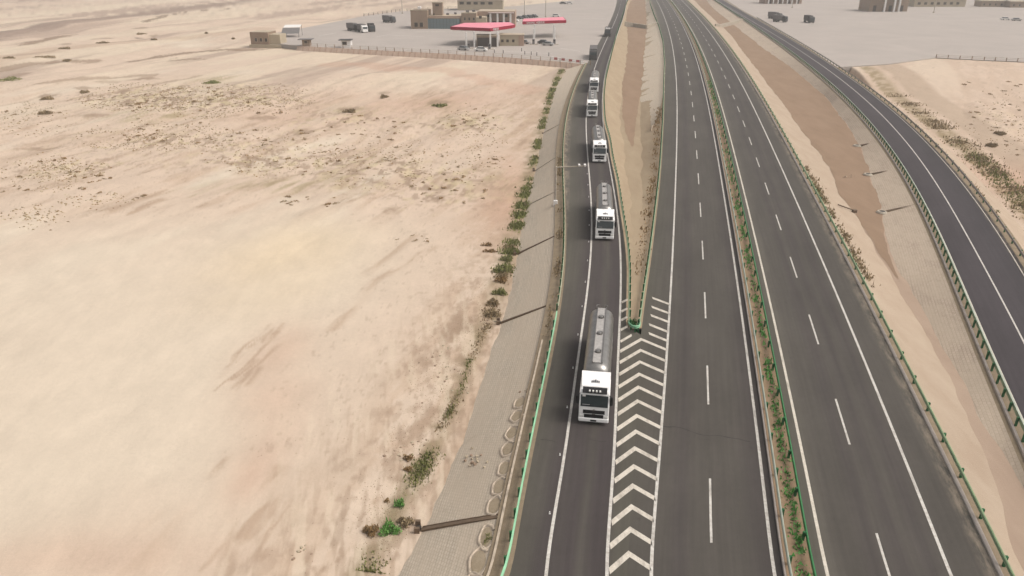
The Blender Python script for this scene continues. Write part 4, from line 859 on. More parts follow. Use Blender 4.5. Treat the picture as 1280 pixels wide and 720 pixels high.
# main service building: origin at its front left corner
b = bbox_thing('service_building', 514, 36, 0, 0, R(-3), 'large tan service building with a blue glass front, left of the red canopies', 'building')
wl = part(b, 'wall', 'wall', 0, 7.5, 0, 12, 0, 7.6); part(b, 'roof', 'roof', .3, 7.2, .3, 11.7, 7.45, 7.55+.02); 
part(b, 'parapet', 'wall_light', -.12, 7.62, -.12, .25, 7.6, 8.0)
win(b, wl, 2.3, .8, 1.5, 1.9); win(b, wl, 4.7, .8, 1.5, 1.9)
part(b, 'hall', 'wall_pink', 7.5, 22.5, 2.2, 14, 0, 5.2); gf = part(b, 'glass_front', 'facade', 7.0, 21.8, .6, 2.2, 0, 4.3)
for k in range(11): part(gf, 'mullion', 'dgrey', 7.0+k*1.48-.04, 7.0+k*1.48+.04, .52, .6, 0, 4.25)
part(gf, 'transom', 'steel_dark', 7.0, 21.8, .5, .58, 2.1, 2.2)
part(b, 'porch_roof', 'wall', 6.8, 22.2, .45, 2.6, 4.32, 4.75); 
tw = part(b, 'tower', 'wall', 9.2, 13.6, 4.5, 8.5, 5.2, 10.6); part(tw, 'tower_window', 'window', 10.6, 12.2, 4.42, 4.5, 9.2, 10.0); part(tw, 'tower_cap', 'wall_light', 9.0, 13.8, 4.3, 8.7, 10.6, 10.85); part(tw, 'doorway', 'window', 9.5, 10.1, 4.42, 4.5, 5.4, 6.2)
part(b, 'hall_roof', 'roof', 7.7, 22.3, 2.4, 13.8, 5.2, 5.3)
part(b, 'wing', 'wall', 22.5, 29, 1.2, 12, 0, 6.4); part(b, 'wing_roof', 'roof', 22.7, 28.8, 1.4, 11.8, 6.4, 6.5); part(b, 'parapet', 'wall_light', 22.4, 29.1, 1.05, 1.35, 6.4, 6.8)
part(b, 'stair_block', 'wall_light', 29, 33.5, .2, 8, 0, 4.9); part(b, 'wing', 'wall_pink', 29, 46, 8, 20, 0, 6.8); part(b, 'wing_roof', 'roof', 29.3, 45.7, 8.3, 19.7, 6.8, 6.9)
for x in (35, 38.2, 41, 44): part(b, 'pillar', 'white', x-.4, x+.4, 5.6, 6.4, 0, 6.2)
part(b, 'portico_roof', 'roof_pink', 34, 45.5, 5.3, 8, 6.2, 6.5)
for x in (36.5, 39.6, 42.6): part(b, 'entrance', 'window', x-.8, x+.8, 7.9, 8, 0, 2.8)
for x in (24, 26, 28): win(b, None, x, 3.6, .8, 1.2, 1.15)
b = bbox_thing('annex_building', 572, 13, 0, 0, R(-2), 'pale pink roofed hall with dark clerestory windows behind the service building', 'building')
part(b, 'wall', 'wall_light', 0, 26, 0, 18, 0, 5.6); mb = MB(); mb.add([(-.8,-1,5.6),(26.8,-1,5.6),(26.8,19,5.9),(-.8,19,5.9),(-.8,9,9.2),(26.8,9,9.2)], [(0,1,5,4),(4,5,2,3),(0,4,3),(1,2,5)]); mb.build('roof', MAT['roof_pink'], b)
for x in (2.5, 6.5, 10.5, 14.5, 19): win(b, None, x, 3.2, 2.4, 1.4)
b = bbox_thing('pump_shop', 625, 57.3, 0, 0, R(-2), 'small cream building with three dark windows between the two red canopies', 'building')
part(b, 'wall', 'wall_light', 0, 8.6, 0, 5.0, 0, 3.7); part(b, 'end_wall', 'wall_pink', 6.9, 8.75, -.15, 5.15, 0, 3.85); part(b, 'roof', 'roof', -.2, 8.9, -.25, 5.3, 3.72, 3.98)
for x in (.9, 2.8, 4.9): win(b, None, x, 1.3, .9, .95)
b = bbox_thing('pump_office', 596, 58.5, 0, 0, R(-2), 'dark fronted pump office under the first red canopy', 'building')
part(b, 'wall', 'wall', 0, 7.4, 0, 5, 0, 3.7); part(b, 'shop_front', 'window', .25, 7.1, -.1, 0, .1, 3.2); part(b, 'roof', 'roof', -.2, 7.6, -.3, 5.2, 3.7, 3.95)
# canopies
def canopy(name, corners, zt, label, cols, text_side):
    q = [P(a, b_, zt) for a, b_ in corners]; c0 = sum(q, Vector())/len(q); r_ = empty(name, (c0.x, c0.y, -.03)); tag(r_, label, 'canopy', 'red petrol station canopies')
    n = len(q); mb = MB(); mb.add([(p.x-c0.x, p.y-c0.y, zt) for p in q]+[(p.x-c0.x, p.y-c0.y, zt-1.05) for p in q], [tuple(range(n, 2*n))]+[(i, (i+1)%n, n+(i+1)%n, n+i) for i in range(n)]); mb.build('fascia', MAT['red'], r_)
    mb = MB(); k = .985; mb.add([((p.x-c0.x)*k, (p.y-c0.y)*k, zt+.012) for p in q], [tuple(range(n))]); mb.build('canopy_roof', MAT['red_top'], r_)
    mb = MB(); mb.add([((p.x-c0.x)*.97, (p.y-c0.y)*.97, zt-1.07) for p in q]+[((p.x-c0.x)*.97, (p.y-c0.y)*.97, zt-1.25) for p in q], [tuple(range(n)), tuple(range(2*n-1, n-1, -1))]+[(i, n+i, n+(i+1)%n, (i+1)%n) for i in range(n)]); mb.build('soffit', MAT['white'], r_)
    for (a, b_) in cols:
        p = P(a, b_, 0); mb = MB(); mb.box(p.x-c0.x-.3, p.x-c0.x+.3, p.y-c0.y-.3, p.y-c0.y+.3, 0, zt-1.2, .05); mb.build('column', MAT['white'], r_)
    return r_, c0, q
c1, cc1, q1 = canopy('fuel_canopy', [(563,33.2),(613,35.2),(640,31.5),(644,30.5),(637,27.6),(580,28.5)], 6.6, 'first red canopy with tapering corner and white lettering at its right end', [(583,60),(593,58.5),(613,61),(622,58.5)], 1)
c2, cc2, q2 = canopy('fuel_canopy', [(653,26.8),(708,25),(704,21),(654,23.5)], 6.6, 'second red canopy, nearer the exit ramp, with white lettering along its front', [(667,54),(693,53),(668,48.5),(692,47.5)], 1)
def lettering(root, c0, a, b, s, z, size):
    cu = bpy.data.curves.new('sign_lettering', 'FONT'); cu.body = s; cu.size = size; cu.extrude = .03; cu.align_x = 'LEFT'; cu.space_character = 1.02
    t = bpy.data.objects.new('tmp', cu); COL.objects.link(t); bpy.context.view_layer.update()
    me = bpy.data.meshes.new_from_object(t.evaluated_get(bpy.context.evaluated_depsgraph_get())); bpy.data.objects.remove(t)
    me.materials.clear(); me.materials.append(MAT['white']); o = mesh_obj('sign_lettering', me, root)
    d = Vector((b.x-a.x, b.y-a.y, 0)); n_ = Vector((d.y, -d.x, 0)).normalized(); p = a+n_*.06
    o.rotation_euler = (R(90), 0, math.atan2(d.y, d.x)); o.location = (p.x-c0.x, p.y-c0.y, z); return o
lettering(c2, cc2, q2[0].lerp(q2[1], .09), q2[1], 'SINOPEC 中国石化', 5.72, .92)
lettering(c1, cc1, q1[1].lerp(q1[2], .10), q1[2], '中国石化', 5.72, .92)
for (x, y, lab) in [(586,60.5,'pump island at the left of the first canopy'),(612,61.5,'pump island at the front of the first canopy'),(667,55.5,'pump island at the left of the second canopy'),(693,55.5,'pump island at the right of the second canopy')]:
    p = P(x, y); r_ = empty('fuel_pump', (p.x, p.y, -.03)); tag(r_, 'grey '+lab, 'fuel pump', 'petrol pumps under the canopies')
    part(r_, 'island', 'concrete', -1.6, 1.6, -.5, .5, 0, .18, bev=.04); part(r_, 'pump', 'mgrey', -.5, .4, -.25, .25, .18, 1.9, bev=.04); part(r_, 'display', 'black', -.35, .25, -.28, -.25, 1.2, 1.6)
# booths and huts at the left end
b = bbox_thing('guard_booth', 427, 59.5, 0, 0, 0, 'small white booth with dark window and flat grey roof on the service area edge', 'booth')
part(b, 'wall', 'white', 0, 3.4, 0, 2.6, 0, 2.5); win(b, None, 1.2, 1.0, 1.5, 1.0); part(b, 'roof', 'dgrey', -.9, 3.8, -.7, 3.0, 2.52, 2.72)
b = bbox_thing('guard_booth', 378, 57.5, 0, 0, 0, 'dim grey booth with wide flat roof, left of the white booth', 'booth')
part(b, 'wall', 'wall', 0, 2.8, 0, 2.4, 0, 2.2); win(b, None, 1.4, .9, 1.0, .9); part(b, 'roof', 'mgrey', -1.3, 3.9, -.8, 3.0, 2.22, 2.4)
b = bbox_thing('block_house', 314, 55.5, 0, 0, R(-8), 'low tan blockhouse with three dark windows at the left end of the service area', 'building', z=-.35)
part(b, 'plinth', 'wall_light', -.5, 12, -.6, 7.6, -4.5, -.02)
part(b, 'wall', 'wall', 0, 7.2, 0, 7, 0, 4.4); part(b, 'roof', 'wall_light', .2, 7.0, .2, 6.8, 4.4, 4.46); part(b, 'yard_wall', 'wall_light', 7.2, 11.5, .6, 6.2, 0, 3.6)
for x in (2.2, 4.2, 6.2): win(b, None, x, 1.1, .9, 1.2)
b = bbox_thing('open_shed', 352, 47, 0, 0, R(12), 'grey lean-to shed with pale frame roof behind the grey booth', 'shed')
mb = MB(); mb.add([(0,0,1.4),(7,0,1.4),(7.4,3.4,3.4),(.6,3.4,3.4)], [(0,1,2,3)]); mb.build('sloping_roof', MAT['mgrey'], b); mb = MB(); mb.add([(.8,3.5,3.5),(7.4,3.5,3.5),(8,7.5,4.2),(1.4,7.5,4.2)], [(0,1,2,3)]); mb.build('frame_roof', MAT['white'], b)
for x, y in ((.2,.1),(6.8,.1),(1.6,7.3),(7.8,7.3)): part(b, 'post', 'mgrey', x-.08, x+.08, y-.08, y+.08, 0, 1.4 if y < 1 else 4.2)
# buildings on the right
b = bbox_thing('columned_building', 1089, 15, 0, 0, R(2), 'tan building with white portico columns at the top right', 'building')
part(b, 'wall', 'wall', 0, 22, 3, 16, 0, 8.4); part(b, 'roof', 'roof', -.4, 22.4, -.2, 16.4, 8.4, 8.8)
for x in (7.5, 13, 15.8): part(b, 'column', 'white', x-.45, x+.45, .3, 1.2, 0, 8.3)
for x in (3, 8.5, 12, 18.5): part(b, 'entrance', 'window', x-.9, x+.9, 2.95, 3, 0, 3.2)
b = bbox_thing('long_hall', 1142, 8.5, 0, 0, R(2), 'long low hall with pale lilac roof beside the columned building', 'building')
part(b, 'wall', 'wall_light', 0, 32, 0, 14, 0, 4.6); mb = MB(); mb.add([(-.6,-.8,4.6),(32.6,-.8,4.6),(32.6,7,6.8),(-.6,7,6.8),(32.6,15,4.6),(-.6,15,4.6)], [(0,1,2,3),(3,2,4,5),(0,3,5),(1,4,2)]); mb.build('roof', MAT['roof_pink'], b)
for x in range(3, 31, 4): win(b, None, x, 1.2, 1.8, 1.4)
b = bbox_thing('arcade_building', 957, 5, 0, 0, R(0), 'tan arcade building with white columns behind the right parking area', 'building')
part(b, 'wall', 'wall_pink', 0, 24, 3, 14, 0, 7); part(b, 'roof', 'roof', -.3, 24.3, 0, 14.3, 7, 7.4)
for x in (2, 5, 8, 11, 14, 17, 20): part(b, 'column', 'white', x-.35, x+.35, .3, 1, 0, 7)
for x in (3.5, 9.5, 15.5, 21.5): part(b, 'entrance', 'window', x-.9, x+.9, 2.95, 3, 0, 3)
for x0, y0, w_, lab in [(1225,9,26,'left one of the low brown sheds in the far right corner'),(1262,10,30,'right one of the low brown sheds in the far right corner')]:
    b = bbox_thing('long_shed', x0, y0, 0, 0, R(-4), lab, 'shed', z=-.3); part(b, 'wall', 'wall', 0, w_*.62, 0, 8, 0, 3.4); part(b, 'roof', 'wall_light', -.3, w_*.62+.3, -.4, 8.3, 3.4, 3.8)
    for x in np.arange(2, w_*.62-1, 3.4): win(b, None, float(x), 1.0, 1.1, 1.2)
# roof equipment on the service buildings
for o in [o for o in bpy.data.objects if o.name.startswith('service_building') or o.name.startswith('columned_building') or o.name.startswith('annex_building')]:
    big = o.name.startswith('columned'); hz = 8.8 if big else 6.4
    if o.name.startswith('annex'): continue
    for (x, y) in ([(4,9),(9,12),(16,8)] if big else [(24,6),(26.5,9)]): part(o, 'roof_unit', 'mgrey', x, x+1.4, y, y+1.1, hz, hz+1.0, bev=.08)
    if not big:
        for (x, y) in [(10,10),(15,7),(18,11)]: part(o, 'roof_unit', 'mgrey', x, x+1.2, y, y+1.0, 5.3, 6.1, bev=.08)
        part(o, 'water_tank', 'white', 2, 3.6, 7, 8.6, 7.6, 8.8, bev=.2); part(o, 'doorway', 'window', 30.5, 32, .12, .2, 0, 2.4)
        for x in (31, 34, 38, 42): win(o, None, x, 4.4, 1.2, 1.1, 7.95 if x > 33.5 else .15)
lsa = bpy.data.objects['left_service_area']
def mark(a, b_, wd, name='paving_line', mat='paint'):
    A, B = P(*a), P(*b_); d = (B-A).normalized(); n_ = Vector((-d.y, d.x, 0))*wd/2; mb = MB(); mb.add([(p.x, p.y, -.024) for p in (A-n_, A+n_, B+n_, B-n_)], [(0,3,2,1)]); mb.build(name, MAT[mat], lsa)
for k in range(8): mark((640+k*5, 26.5-k*.35), (636+k*5, 30-k*.35), .25)
for a, b_ in [((398,45),(420,41)),((470,46),(486,43.5)),((486,43.5),(530,46)),((698,24),(757,23.2)),((520,39),(575,40)),((700,60),(725,64)),((630,64),(690,67))]: mark(a, b_, .5 if a[0] != 698 else .9)
# lamp posts
def lamp(px, py, h, label, z=-.03):
    p = P(px, py, z); r_ = empty('street_lamp', (p.x, p.y, z)); tag(r_, label, 'lamp post', 'tall lamp posts on the service areas')
    mb = MB(); mb.cyl((0,0,0),(0,0,h),.22,.14,10); mb.build('pole', MAT['galv'], r_); mb = MB(); mb.cyl((-1.1,0,h-.2),(1.1,0,h-.2),.07,n=8); mb.build('cross_arm', MAT['galv'], r_)
    for x in (-1,1): part(r_, 'lamp_head', 'white', x-.3, x+.3, -.25, .2, h-.2, h)
    part(r_, 'foot', 'concrete', -.4, .4, -.4, .4, 0, .5)
lamp(655.5,19,15,'pale lamp post just left of the second red canopy'); lamp(682,21.5,17,'pale lamp post behind the second red canopy'); lamp(503,17,14,'pale lamp post left of the tan service building'); lamp(1167,16,12,'pale lamp post in front of the long low hall'); lamp(1137,5,12,'pale lamp post by the corner of the columned building'); lamp(990,10,11,'lamp post on the right service area in front of the arcade building')
# fences along the service area edges
def fence(label, pts, z, h, step, mat, railmat):
    q = [P(a, b, z) for a, b in pts]; r_ = empty('fence', q[0]); tag(r_, label, 'fence'); mb = MB()
    for a, b in zip(q[:-1], q[1:]):
        for k in (h*.45, h*.92): mb.cyl(a-q[0]+Vector((0,0,k)), b-q[0]+Vector((0,0,k)), .045, n=5)
    mb.build('rail', MAT[railmat], r_)
    tot = 0; pm = None
    for a, b in zip(q[:-1], q[1:]):
        n = max(1, int((b-a).length/step))
        for i in range(n):
            p = a.lerp(b, i/n)-q[0]
            if pm is None: m_ = MB(); m_.box(-.1,.1,-.1,.1,-.1,h); o = m_.build('post', MAT[mat], r_); pm = o.data
            else: o = mesh_obj('post', pm, r_)
            o.location = p
fence('post and rail fence along the front edge of the left service area', [(738,81.5),(700,77.8),(640,72.8),(560,67.8),(440,61.6),(376,57.8)], 0, 1.3, 3.2, 'wall', 'concrete')
fence('far fence along the back edge of the left service area', [(455,20.5),(500,14.5),(560,11.5),(575,11)], -.03, 1.4, 4, 'dgrey', 'mgrey')
fence('low kerb fence along the front of the right service area', [(1170,72),(1230,75),(1300,78)], -.03, 1.0, 3, 'wall', 'concrete')
for i, (x, y) in enumerate([(656,68),(652,64),(618,66),(664,68.5),(686,70),(671,69.5),(629,66.5)]):
    p = P(x, y); r_ = empty('bollard', (p.x, p.y, -.03)); tag(r_, 'dark bollard on the paving between the fence and the canopies', 'bollard', 'dark bollards near the service area fence'); mb = MB(); mb.cyl((0,0,0),(0,0,1.2),.12,.1); mb.build('shaft', MAT['dgrey'], r_); mb = MB(); mb.cyl((0,0,1.2),(0,0,1.35),.16,.08); mb.build('cap', MAT['white'], r_)
# red and white barrier blocks beside the entrance
for i in range(9):
    p = P(690+i*4.6, 74+i*.55); mb = MB(); mb.box(-.55,.55,-.2,.2,0,.75,0,.06); o = mb.build('barrier_block', MAT['redstripe' if i % 2 else 'white'], loc=(p.x, p.y, -.03))
    tag(o, ('faded red' if i % 2 else 'white')+' barrier block in the row by the exit ramp corner', 'barrier', 'barrier blocks by the service area corner')
# ------------------------------------------------------------------ vegetation
def leaf_cloud(n, rx, ry, rz, size, dome=True, seed=0, up=.6):
    rg = np.random.default_rng(seed); mb = MB()
    for i in range(n):
        d = rg.normal(size=3); d /= np.linalg.norm(d)+1e-6; d[2] = abs(d[2]); r_ = rg.uniform(.45, 1)**.6*(.8+.35*math.sin(3*math.atan2(d[1], d[0])+seed))
        c = np.array([d[0]*rx, d[1]*ry, d[2]*rz])*r_; a = rg.normal(size=3)*size; b = rg.normal(size=3)*size; b[2] = abs(b[2])*(1+up)
        mb.v += [tuple(c-a*.5), tuple(c+a*.5), tuple(c+b+a*.2), tuple(c+b*.6-a*.4)]; k = len(mb.v)-4; mb.f.append((k, k+1, k+2, k+3)); mb.m.append(0)
    return mb
def stems(n, rx, ry, h, seed=0, wdt=.02):
    rg = np.random.default_rng(seed+99); mb = MB()
    for i in range(n):
        t = rg.uniform(0, 6.28); r_ = rg.uniform(.3, 1); e = (math.cos(t)*rx*r_, math.sin(t)*ry*r_, h*rg.uniform(.6, 1)); mb.cyl((0,0,-.1), e, wdt, wdt*.4, 4)
    return mb
def shrub(px, py, rx, ry, h, mat, label, n=500, size=.07, z=None, group=None, kindname='shrub', seed=None):
    p = P(px, py, GZ if z is None else z)
    if z is None:
        for _ in range(3): p = P(px, py, ground_z(p.x, p.y))
    sd_ = seed if seed is not None else int(px*7+py*13); r_ = empty(kindname, p); tag(r_, label, 'shrub', group)
    leaf_cloud(n, rx, ry, h, size, seed=sd_).build('foliage', MAT[mat], r_); stems(7, rx*.7, ry*.7, h*.8, sd_).build('stems', MAT['leaf_dry'], r_); return r_
shrub(487,664,.8,.7,.6,'leaf_mid','bright green bush by the outlet of the nearest drain chute',620,.07)
shrub(500,632,.4,.45,.5,'leaf_mid','small bright green bush just up the drain from the big green one',260,.07)
shrub(464,666,.58,.5,.55,'leaf_dry','round brown dome shrub left of the bright green bush',900,.05)
shrub(507,655,.62,.5,.5,'leaf_dust','dusty grey brown shrub beside the outlet of the nearest drain chute',600,.06)
shrub(511,574,.45,.35,.4,'leaf_dry','upper of two brown tufts left of the weedy drain',260,.06); shrub(510,588,.4,.25,.3,'leaf_dry','lower of two brown tufts left of the weedy drain',200,.06)
shrub(484,627,.22,.22,.25,'leaf_dry','tiny dark brown tuft left of the small bright green bush',90,.05)
for (x, y, rx, ry, mt, lab) in [(616,394,.95,.75,'leaf_dust','lowest round brown shrub at the foot of the slope, by the thin chute'),(616,380,.8,.7,'leaf_dust','sparse grey shrub above the lowest round one'),(625,367,1.0,.75,'leaf','dark olive round shrub, third from the bottom of the row'),(627,352,.8,.65,'leaf_dry','brown olive round shrub, fourth from the bottom of the row'),(624,340,.95,.5,'leaf','low green shrub, fifth from the bottom of the row'),(634,325,1.0,.8,'leaf','large olive shrub beside the chute outlet under the mast slope')]:
    shrub(x, y, rx, ry, .6, mt, lab, 700, .07, group='round shrubs in a row at the foot of the slope')
shrub(609,307,.9,.4,.4,'leaf_dry','upper of two flat dark tufts left of the weedy drain',350,.07); shrub(613,315,1.0,.35,.35,'leaf_dry','lower of two flat dark tufts left of the weedy drain',350,.07)
shrub(790,406,.5,.7,.6,'leaf_dark','dark green bush packed inside the rounded tip of the gore barrier',420,.07,z=0.0)
shrub(611,676,.34,.5,.3,'leaf','olive tuft inside the ring just below the nearest drain chute',250,.05,z=-.55); shrub(1243,268,.7,.6,.6,'leaf','round olive bush beside the outer rail of the entry ramp',350,.09,z=-.9)
def strip_veg(name, pts, wd, n, mat, h=.3, z=None, size=.1, zf=None):
    q = [P(a, b, GZ if z is None else z) for a, b in pts]; L = [0]
    for a, b in zip(q[:-1], q[1:]): L.append(L[-1]+(b-a).length)
    mb = MB(); rg = np.random.default_rng(len(pts)*31+n)
    cent = rg.uniform(0, L[-1], max(6, int(L[-1]/2.2)))
    X_ = []; 
    for i in range(n):
        s = float(np.clip(rg.choice(cent)+rg.normal()*.7, 0, L[-1]-.01)); k = max(0, np.searchsorted(L, s)-1); k = min(k, len(q)-2); t = (s-L[k])/(L[k+1]-L[k]); p = q[k].lerp(q[k+1], t); d = (q[k+1]-q[k]).normalized()
        o = rg.normal()*wd*.45; X_.append((p.x+d.y*o, p.y-d.x*o, p.z))
    X_ = np.array(X_); Z_ = gz(X_[:, 0], X_[:, 1]) if z is None else (np.array([zf(x, y) for x, y, _ in X_]) if zf else X_[:, 2])
    for (x, y, _), zz in zip(X_, Z_):
        a = rg.normal(size=3)*size; a[2] *= .3; b = rg.normal(size=3)*size; b[2] = abs(rg.normal())*h; c = np.array([x, y, zz])
        mb.v += [tuple(c-a), tuple(c+a), tuple(c+b+a*.3)]; k = len(mb.v)-3; mb.f.append((k, k+1, k+2)); mb.m.append(0)
    o = mb.build(name, MAT[mat]); o['kind'] = 'stuff'; return o
strip_veg('drain_weeds', [(640,318),(648,285),(655,258),(660,235)], 1.5, 3600, 'leaf', .3, size=.09)
strip_veg('drain_weeds', [(660,235),(668,200),(676,165),(690,120),(704,90)], 1.0, 3200, 'leaf', .3, size=.11)
strip_veg('drain_weeds', [(611,405),(600,425),(588,452),(577,487),(562,515),(550,540),(539,565)], .6, 900, 'leaf_dust', .16, size=.04)
strip_veg('drain_weeds', [(587,450),(577,487),(562,515),(550,540),(539,565),(522,595)], .4, 500, 'leaf', .2, size=.035)
strip_veg('drain_weeds', [(541,560),(522,595),(505,625),(492,655),(475,685),(462,715)], 1.0, 1300, 'leaf', .2, size=.04)
strip_veg('drain_weeds', [(638,308),(629,340),(622,362),(614,385),(609,402)], 1.0, 1500, 'leaf_dust', .2, size=.05); strip_veg('drain_weeds', [(642,300),(634,325),(629,347)], 1.4, 1300, 'leaf', .25, size=.06)
YM = np.arange(18, 240, 6.0); ctr = [(float(M(.15).at(y)[0]), float(y)) for y in YM]
mb = MB(); rg = np.random.default_rng(5)
for i in range(6000):
    y = 18+190*rg.uniform()**1.5; base = fbm(np.array([y/3.0]), np.array([1.3]), 4, 3)[0]
    if rg.uniform() > (base-.3)*2.2: continue
    o_ = .15+rg.normal()*.22; o_ = min(.7, max(-.6, o_)); x = float(M(o_).at(y)[0]); a = rg.normal(size=3)*.07; a[2] = 0; b = rg.normal(size=3)*.08; b[2] = abs(rg.normal())*.22; c = np.array([x, y, .05])
    mb.v += [tuple(c-a), tuple(c+a), tuple(c+b)]; k = len(mb.v)-3; mb.f.append((k, k+1, k+2)); mb.m.append(0)
o = mb.build('median_grass', MAT['leaf_bright']); o['kind'] = 'stuff'
def line_veg(name, L, y0, y1, n, mat, wd, zf, h=.25, size=.07):
    mb = MB(); rg = np.random.default_rng(n)
    Yr = rg.uniform(y0, y1, n*2); nn = fbm(Yr/4, Yr*0+2, n % 97, 3); Yr = Yr[nn+rg.uniform(-.1,.1,len(Yr)) > .5][:n]; X_, _ = L.at(Yr)
    for x, y in zip(X_, Yr):
        x = x+rg.normal()*wd; a = rg.normal(size=3)*size; a[2] = 0; b = rg.normal(size=3)*size; b[2] = abs(rg.normal())*h; c = np.array([x, y, zf])
        mb.v += [tuple(c-a), tuple(c+a), tuple(c+b)]; k = len(mb.v)-3; mb.f.append((k, k+1, k+2)); mb.m.append(0)
    o = mb.build(name, MAT[mat]); o['kind'] = 'stuff'; return o
line_veg('verge_grass', R1E.off(-.55), 60, 130, 1300, 'leaf_dust', .2, -.02)
line_veg('gore_grass', GR.off(-.9), 75, 170, 1500, 'leaf_dry', .4, -.12)
line_veg('bank_grass', M(12.6), 72, 120, 1500, 'leaf_dust', .35, -.22, .25, .08); line_veg('bank_grass', M(12.2), 72, 118, 900, 'leaf', .3, -.12, .2, .06)
line_veg('ditch_weeds', Line(FOOT2.Y, FOOT2.X+4.2, 0), 62, 220, 6000, 'leaf_dust', 1.6, GZ, .3, .1); line_veg('ditch_weeds', Line(FOOT2.Y, FOOT2.X+4.0, 0), 62, 150, 3000, 'leaf', 1.3, GZ, .3, .09)
line_veg('verge_grass', R2E.off(.8), 62, 160, 900, 'leaf_dry', .2, -.1)
def ground_bits(name, mat, regions, n, size, flat, seed):
    rg = np.random.default_rng(seed); Xs = []; Ys = []
    for (cx, cy, rx, ry, w_) in regions:
        k = int(n*w_); t = rg.uniform(0, 6.283, k); q = rg.uniform(0, 1, k)**.6; X_, Y_ = back(cx+rx*q*np.cos(t), cy+ry*q*np.sin(t), -2.8); Xs.append(X_); Ys.append(Y_)
    X_ = np.concatenate(Xs); Y_ = np.concatenate(Ys); ok = (X_ < FOOT.at(Y_)[0]-.6) | (X_ > FOOT2.at(Y_)[0]+1); cl = fbm(X_/3.5, Y_/5, seed, 3)+rg.uniform(-.12, .12, len(X_)); ok &= cl > .48
    X_ = X_[ok]; Y_ = Y_[ok]; Z_ = gz(X_, Y_); mb = MB()
    for x, y, z in zip(X_, Y_, Z_):
        s_ = size*rg.uniform(.4, 1.3); a = rg.uniform(0, 6.28); v = [(x+math.cos(a+i*2.09)*s_*rg.uniform(.6,1.3), y+math.sin(a+i*2.09)*s_*rg.uniform(.5,1.1), z-.02) for i in range(3)]+[(x+rg.normal()*s_*.3, y+rg.normal()*s_*.3, z+s_*flat)]
        mb.add(v, [(0,1,3),(1,2,3),(2,0,3)])
    o = mb.build(name, MAT[mat]); o['kind'] = 'stuff'; return o
SC = [(40,150,50,22,.05),(55,215,55,25,.05),(40,270,40,16,.02),(120,250,50,12,.03),(170,127,70,20,.18),(255,130,60,22,.2),(345,128,50,18,.12),(200,172,110,18,.14),(80,210,60,14,.04),(340,190,90,30,.1),(470,200,80,40,.09),(590,180,45,50,.08),(1250,150,45,40,.05)]
ground_bits('scrub_litter', 'leaf_dust', SC, 5200, .26, .55, 3); ground_bits('scrub_litter', 'leaf_dry', SC, 1500, .22, .7, 4); ground_bits('pale_litter', 'pale_clod', SC, 2600, .24, .4, 5)
ground_bits('soil_clods', 'pale_clod', [(560,470,50,60,.4),(590,400,30,40,.2),(520,560,40,50,.25),(480,640,30,40,.15)], 2200, .06, .7, 6); ground_bits('soil_clods', 'brown_clod', [(560,470,55,70,.35),(600,380,30,50,.2),(520,560,40,60,.2),(480,640,40,50,.15),(400,600,120,110,.1)], 2600, .055, .7, 7)
# scattered scrub tufts: individuals
tuft = []
for s in range(5):
    mb = leaf_cloud(60, .5, .42, .26, .07, seed=200+s); o = mb.build('scrub_tuft', MAT['leaf_dust' if s % 2 else 'leaf_dry']); tuft.append(o.data); bpy.data.objects.remove(o)
def scatter(lst, label, group, cap):
    k = 0
    for (cx, cy, rx, ry, n, sc) in lst:
        for i in range(n):
            if k >= cap: return
            t = rng.uniform(0, 6.283); r_ = rng.uniform()**.5; px = cx+rx*r_*math.cos(t); py = cy+ry*r_*math.sin(t)-rx*0
            p = P(px, py, GZ)
            for _ in range(3): p = P(px, py, ground_z(p.x, p.y))
            if -4 < p.z < .8 and (p.x < float(FOOT.at(p.y)[0])-1 or p.x > float(FOOT2.at(p.y)[0])+1):
                o = mesh_obj('scrub_tuft', tuft[int(rng.integers(5))]); tag(o, label, 'shrub', group); s = sc*rng.uniform(.45, 1.35); o.location = p; o.rotation_euler = (0, 0, rng.uniform(0, 6.28)); o.scale = (s*rng.uniform(.8,1.8), s*rng.uniform(.7,1.2), s*.8); k += 1
scatter([(168,128,55,12,42,1.0),(250,125,50,16,44,1.0),(330,130,55,14,22,1.1),(230,172,80,10,26,1.0),(85,215,55,12,12,1.0),(60,205,25,12,6,1),(40,140,40,14,9,.9),(50,275,45,14,6,.8),(150,235,60,14,10,.9),(20,235,22,14,5,.8),(330,170,80,12,18,1.1),(200,160,70,12,16,1.)], 'small dark tuft of dry scrub on the sand, upper left of the picture', 'scrub tufts scattered over the left half of the desert', 225)
scatter([(460,160,60,18,26,1.0),(580,150,45,14,16,1.1),(400,205,70,22,22,.9),(390,250,40,10,14,.9),(560,240,60,18,14,.9),(500,195,60,14,12,.9),(520,298,30,5,6,.7),(590,210,50,20,10,.9)], 'small dark tuft of dry scrub between the clay pan and the weedy drain', 'scrub tufts scattered left of the exit ramp slope', 120)
scatter([(1250,150,40,28,26,1.0),(1240,110,40,12,8,1.2),(1270,190,20,12,4,.9)], 'small dark tuft of scrub on the sand right of the entry ramp', 'scrub tufts right of the entry ramp', 40)
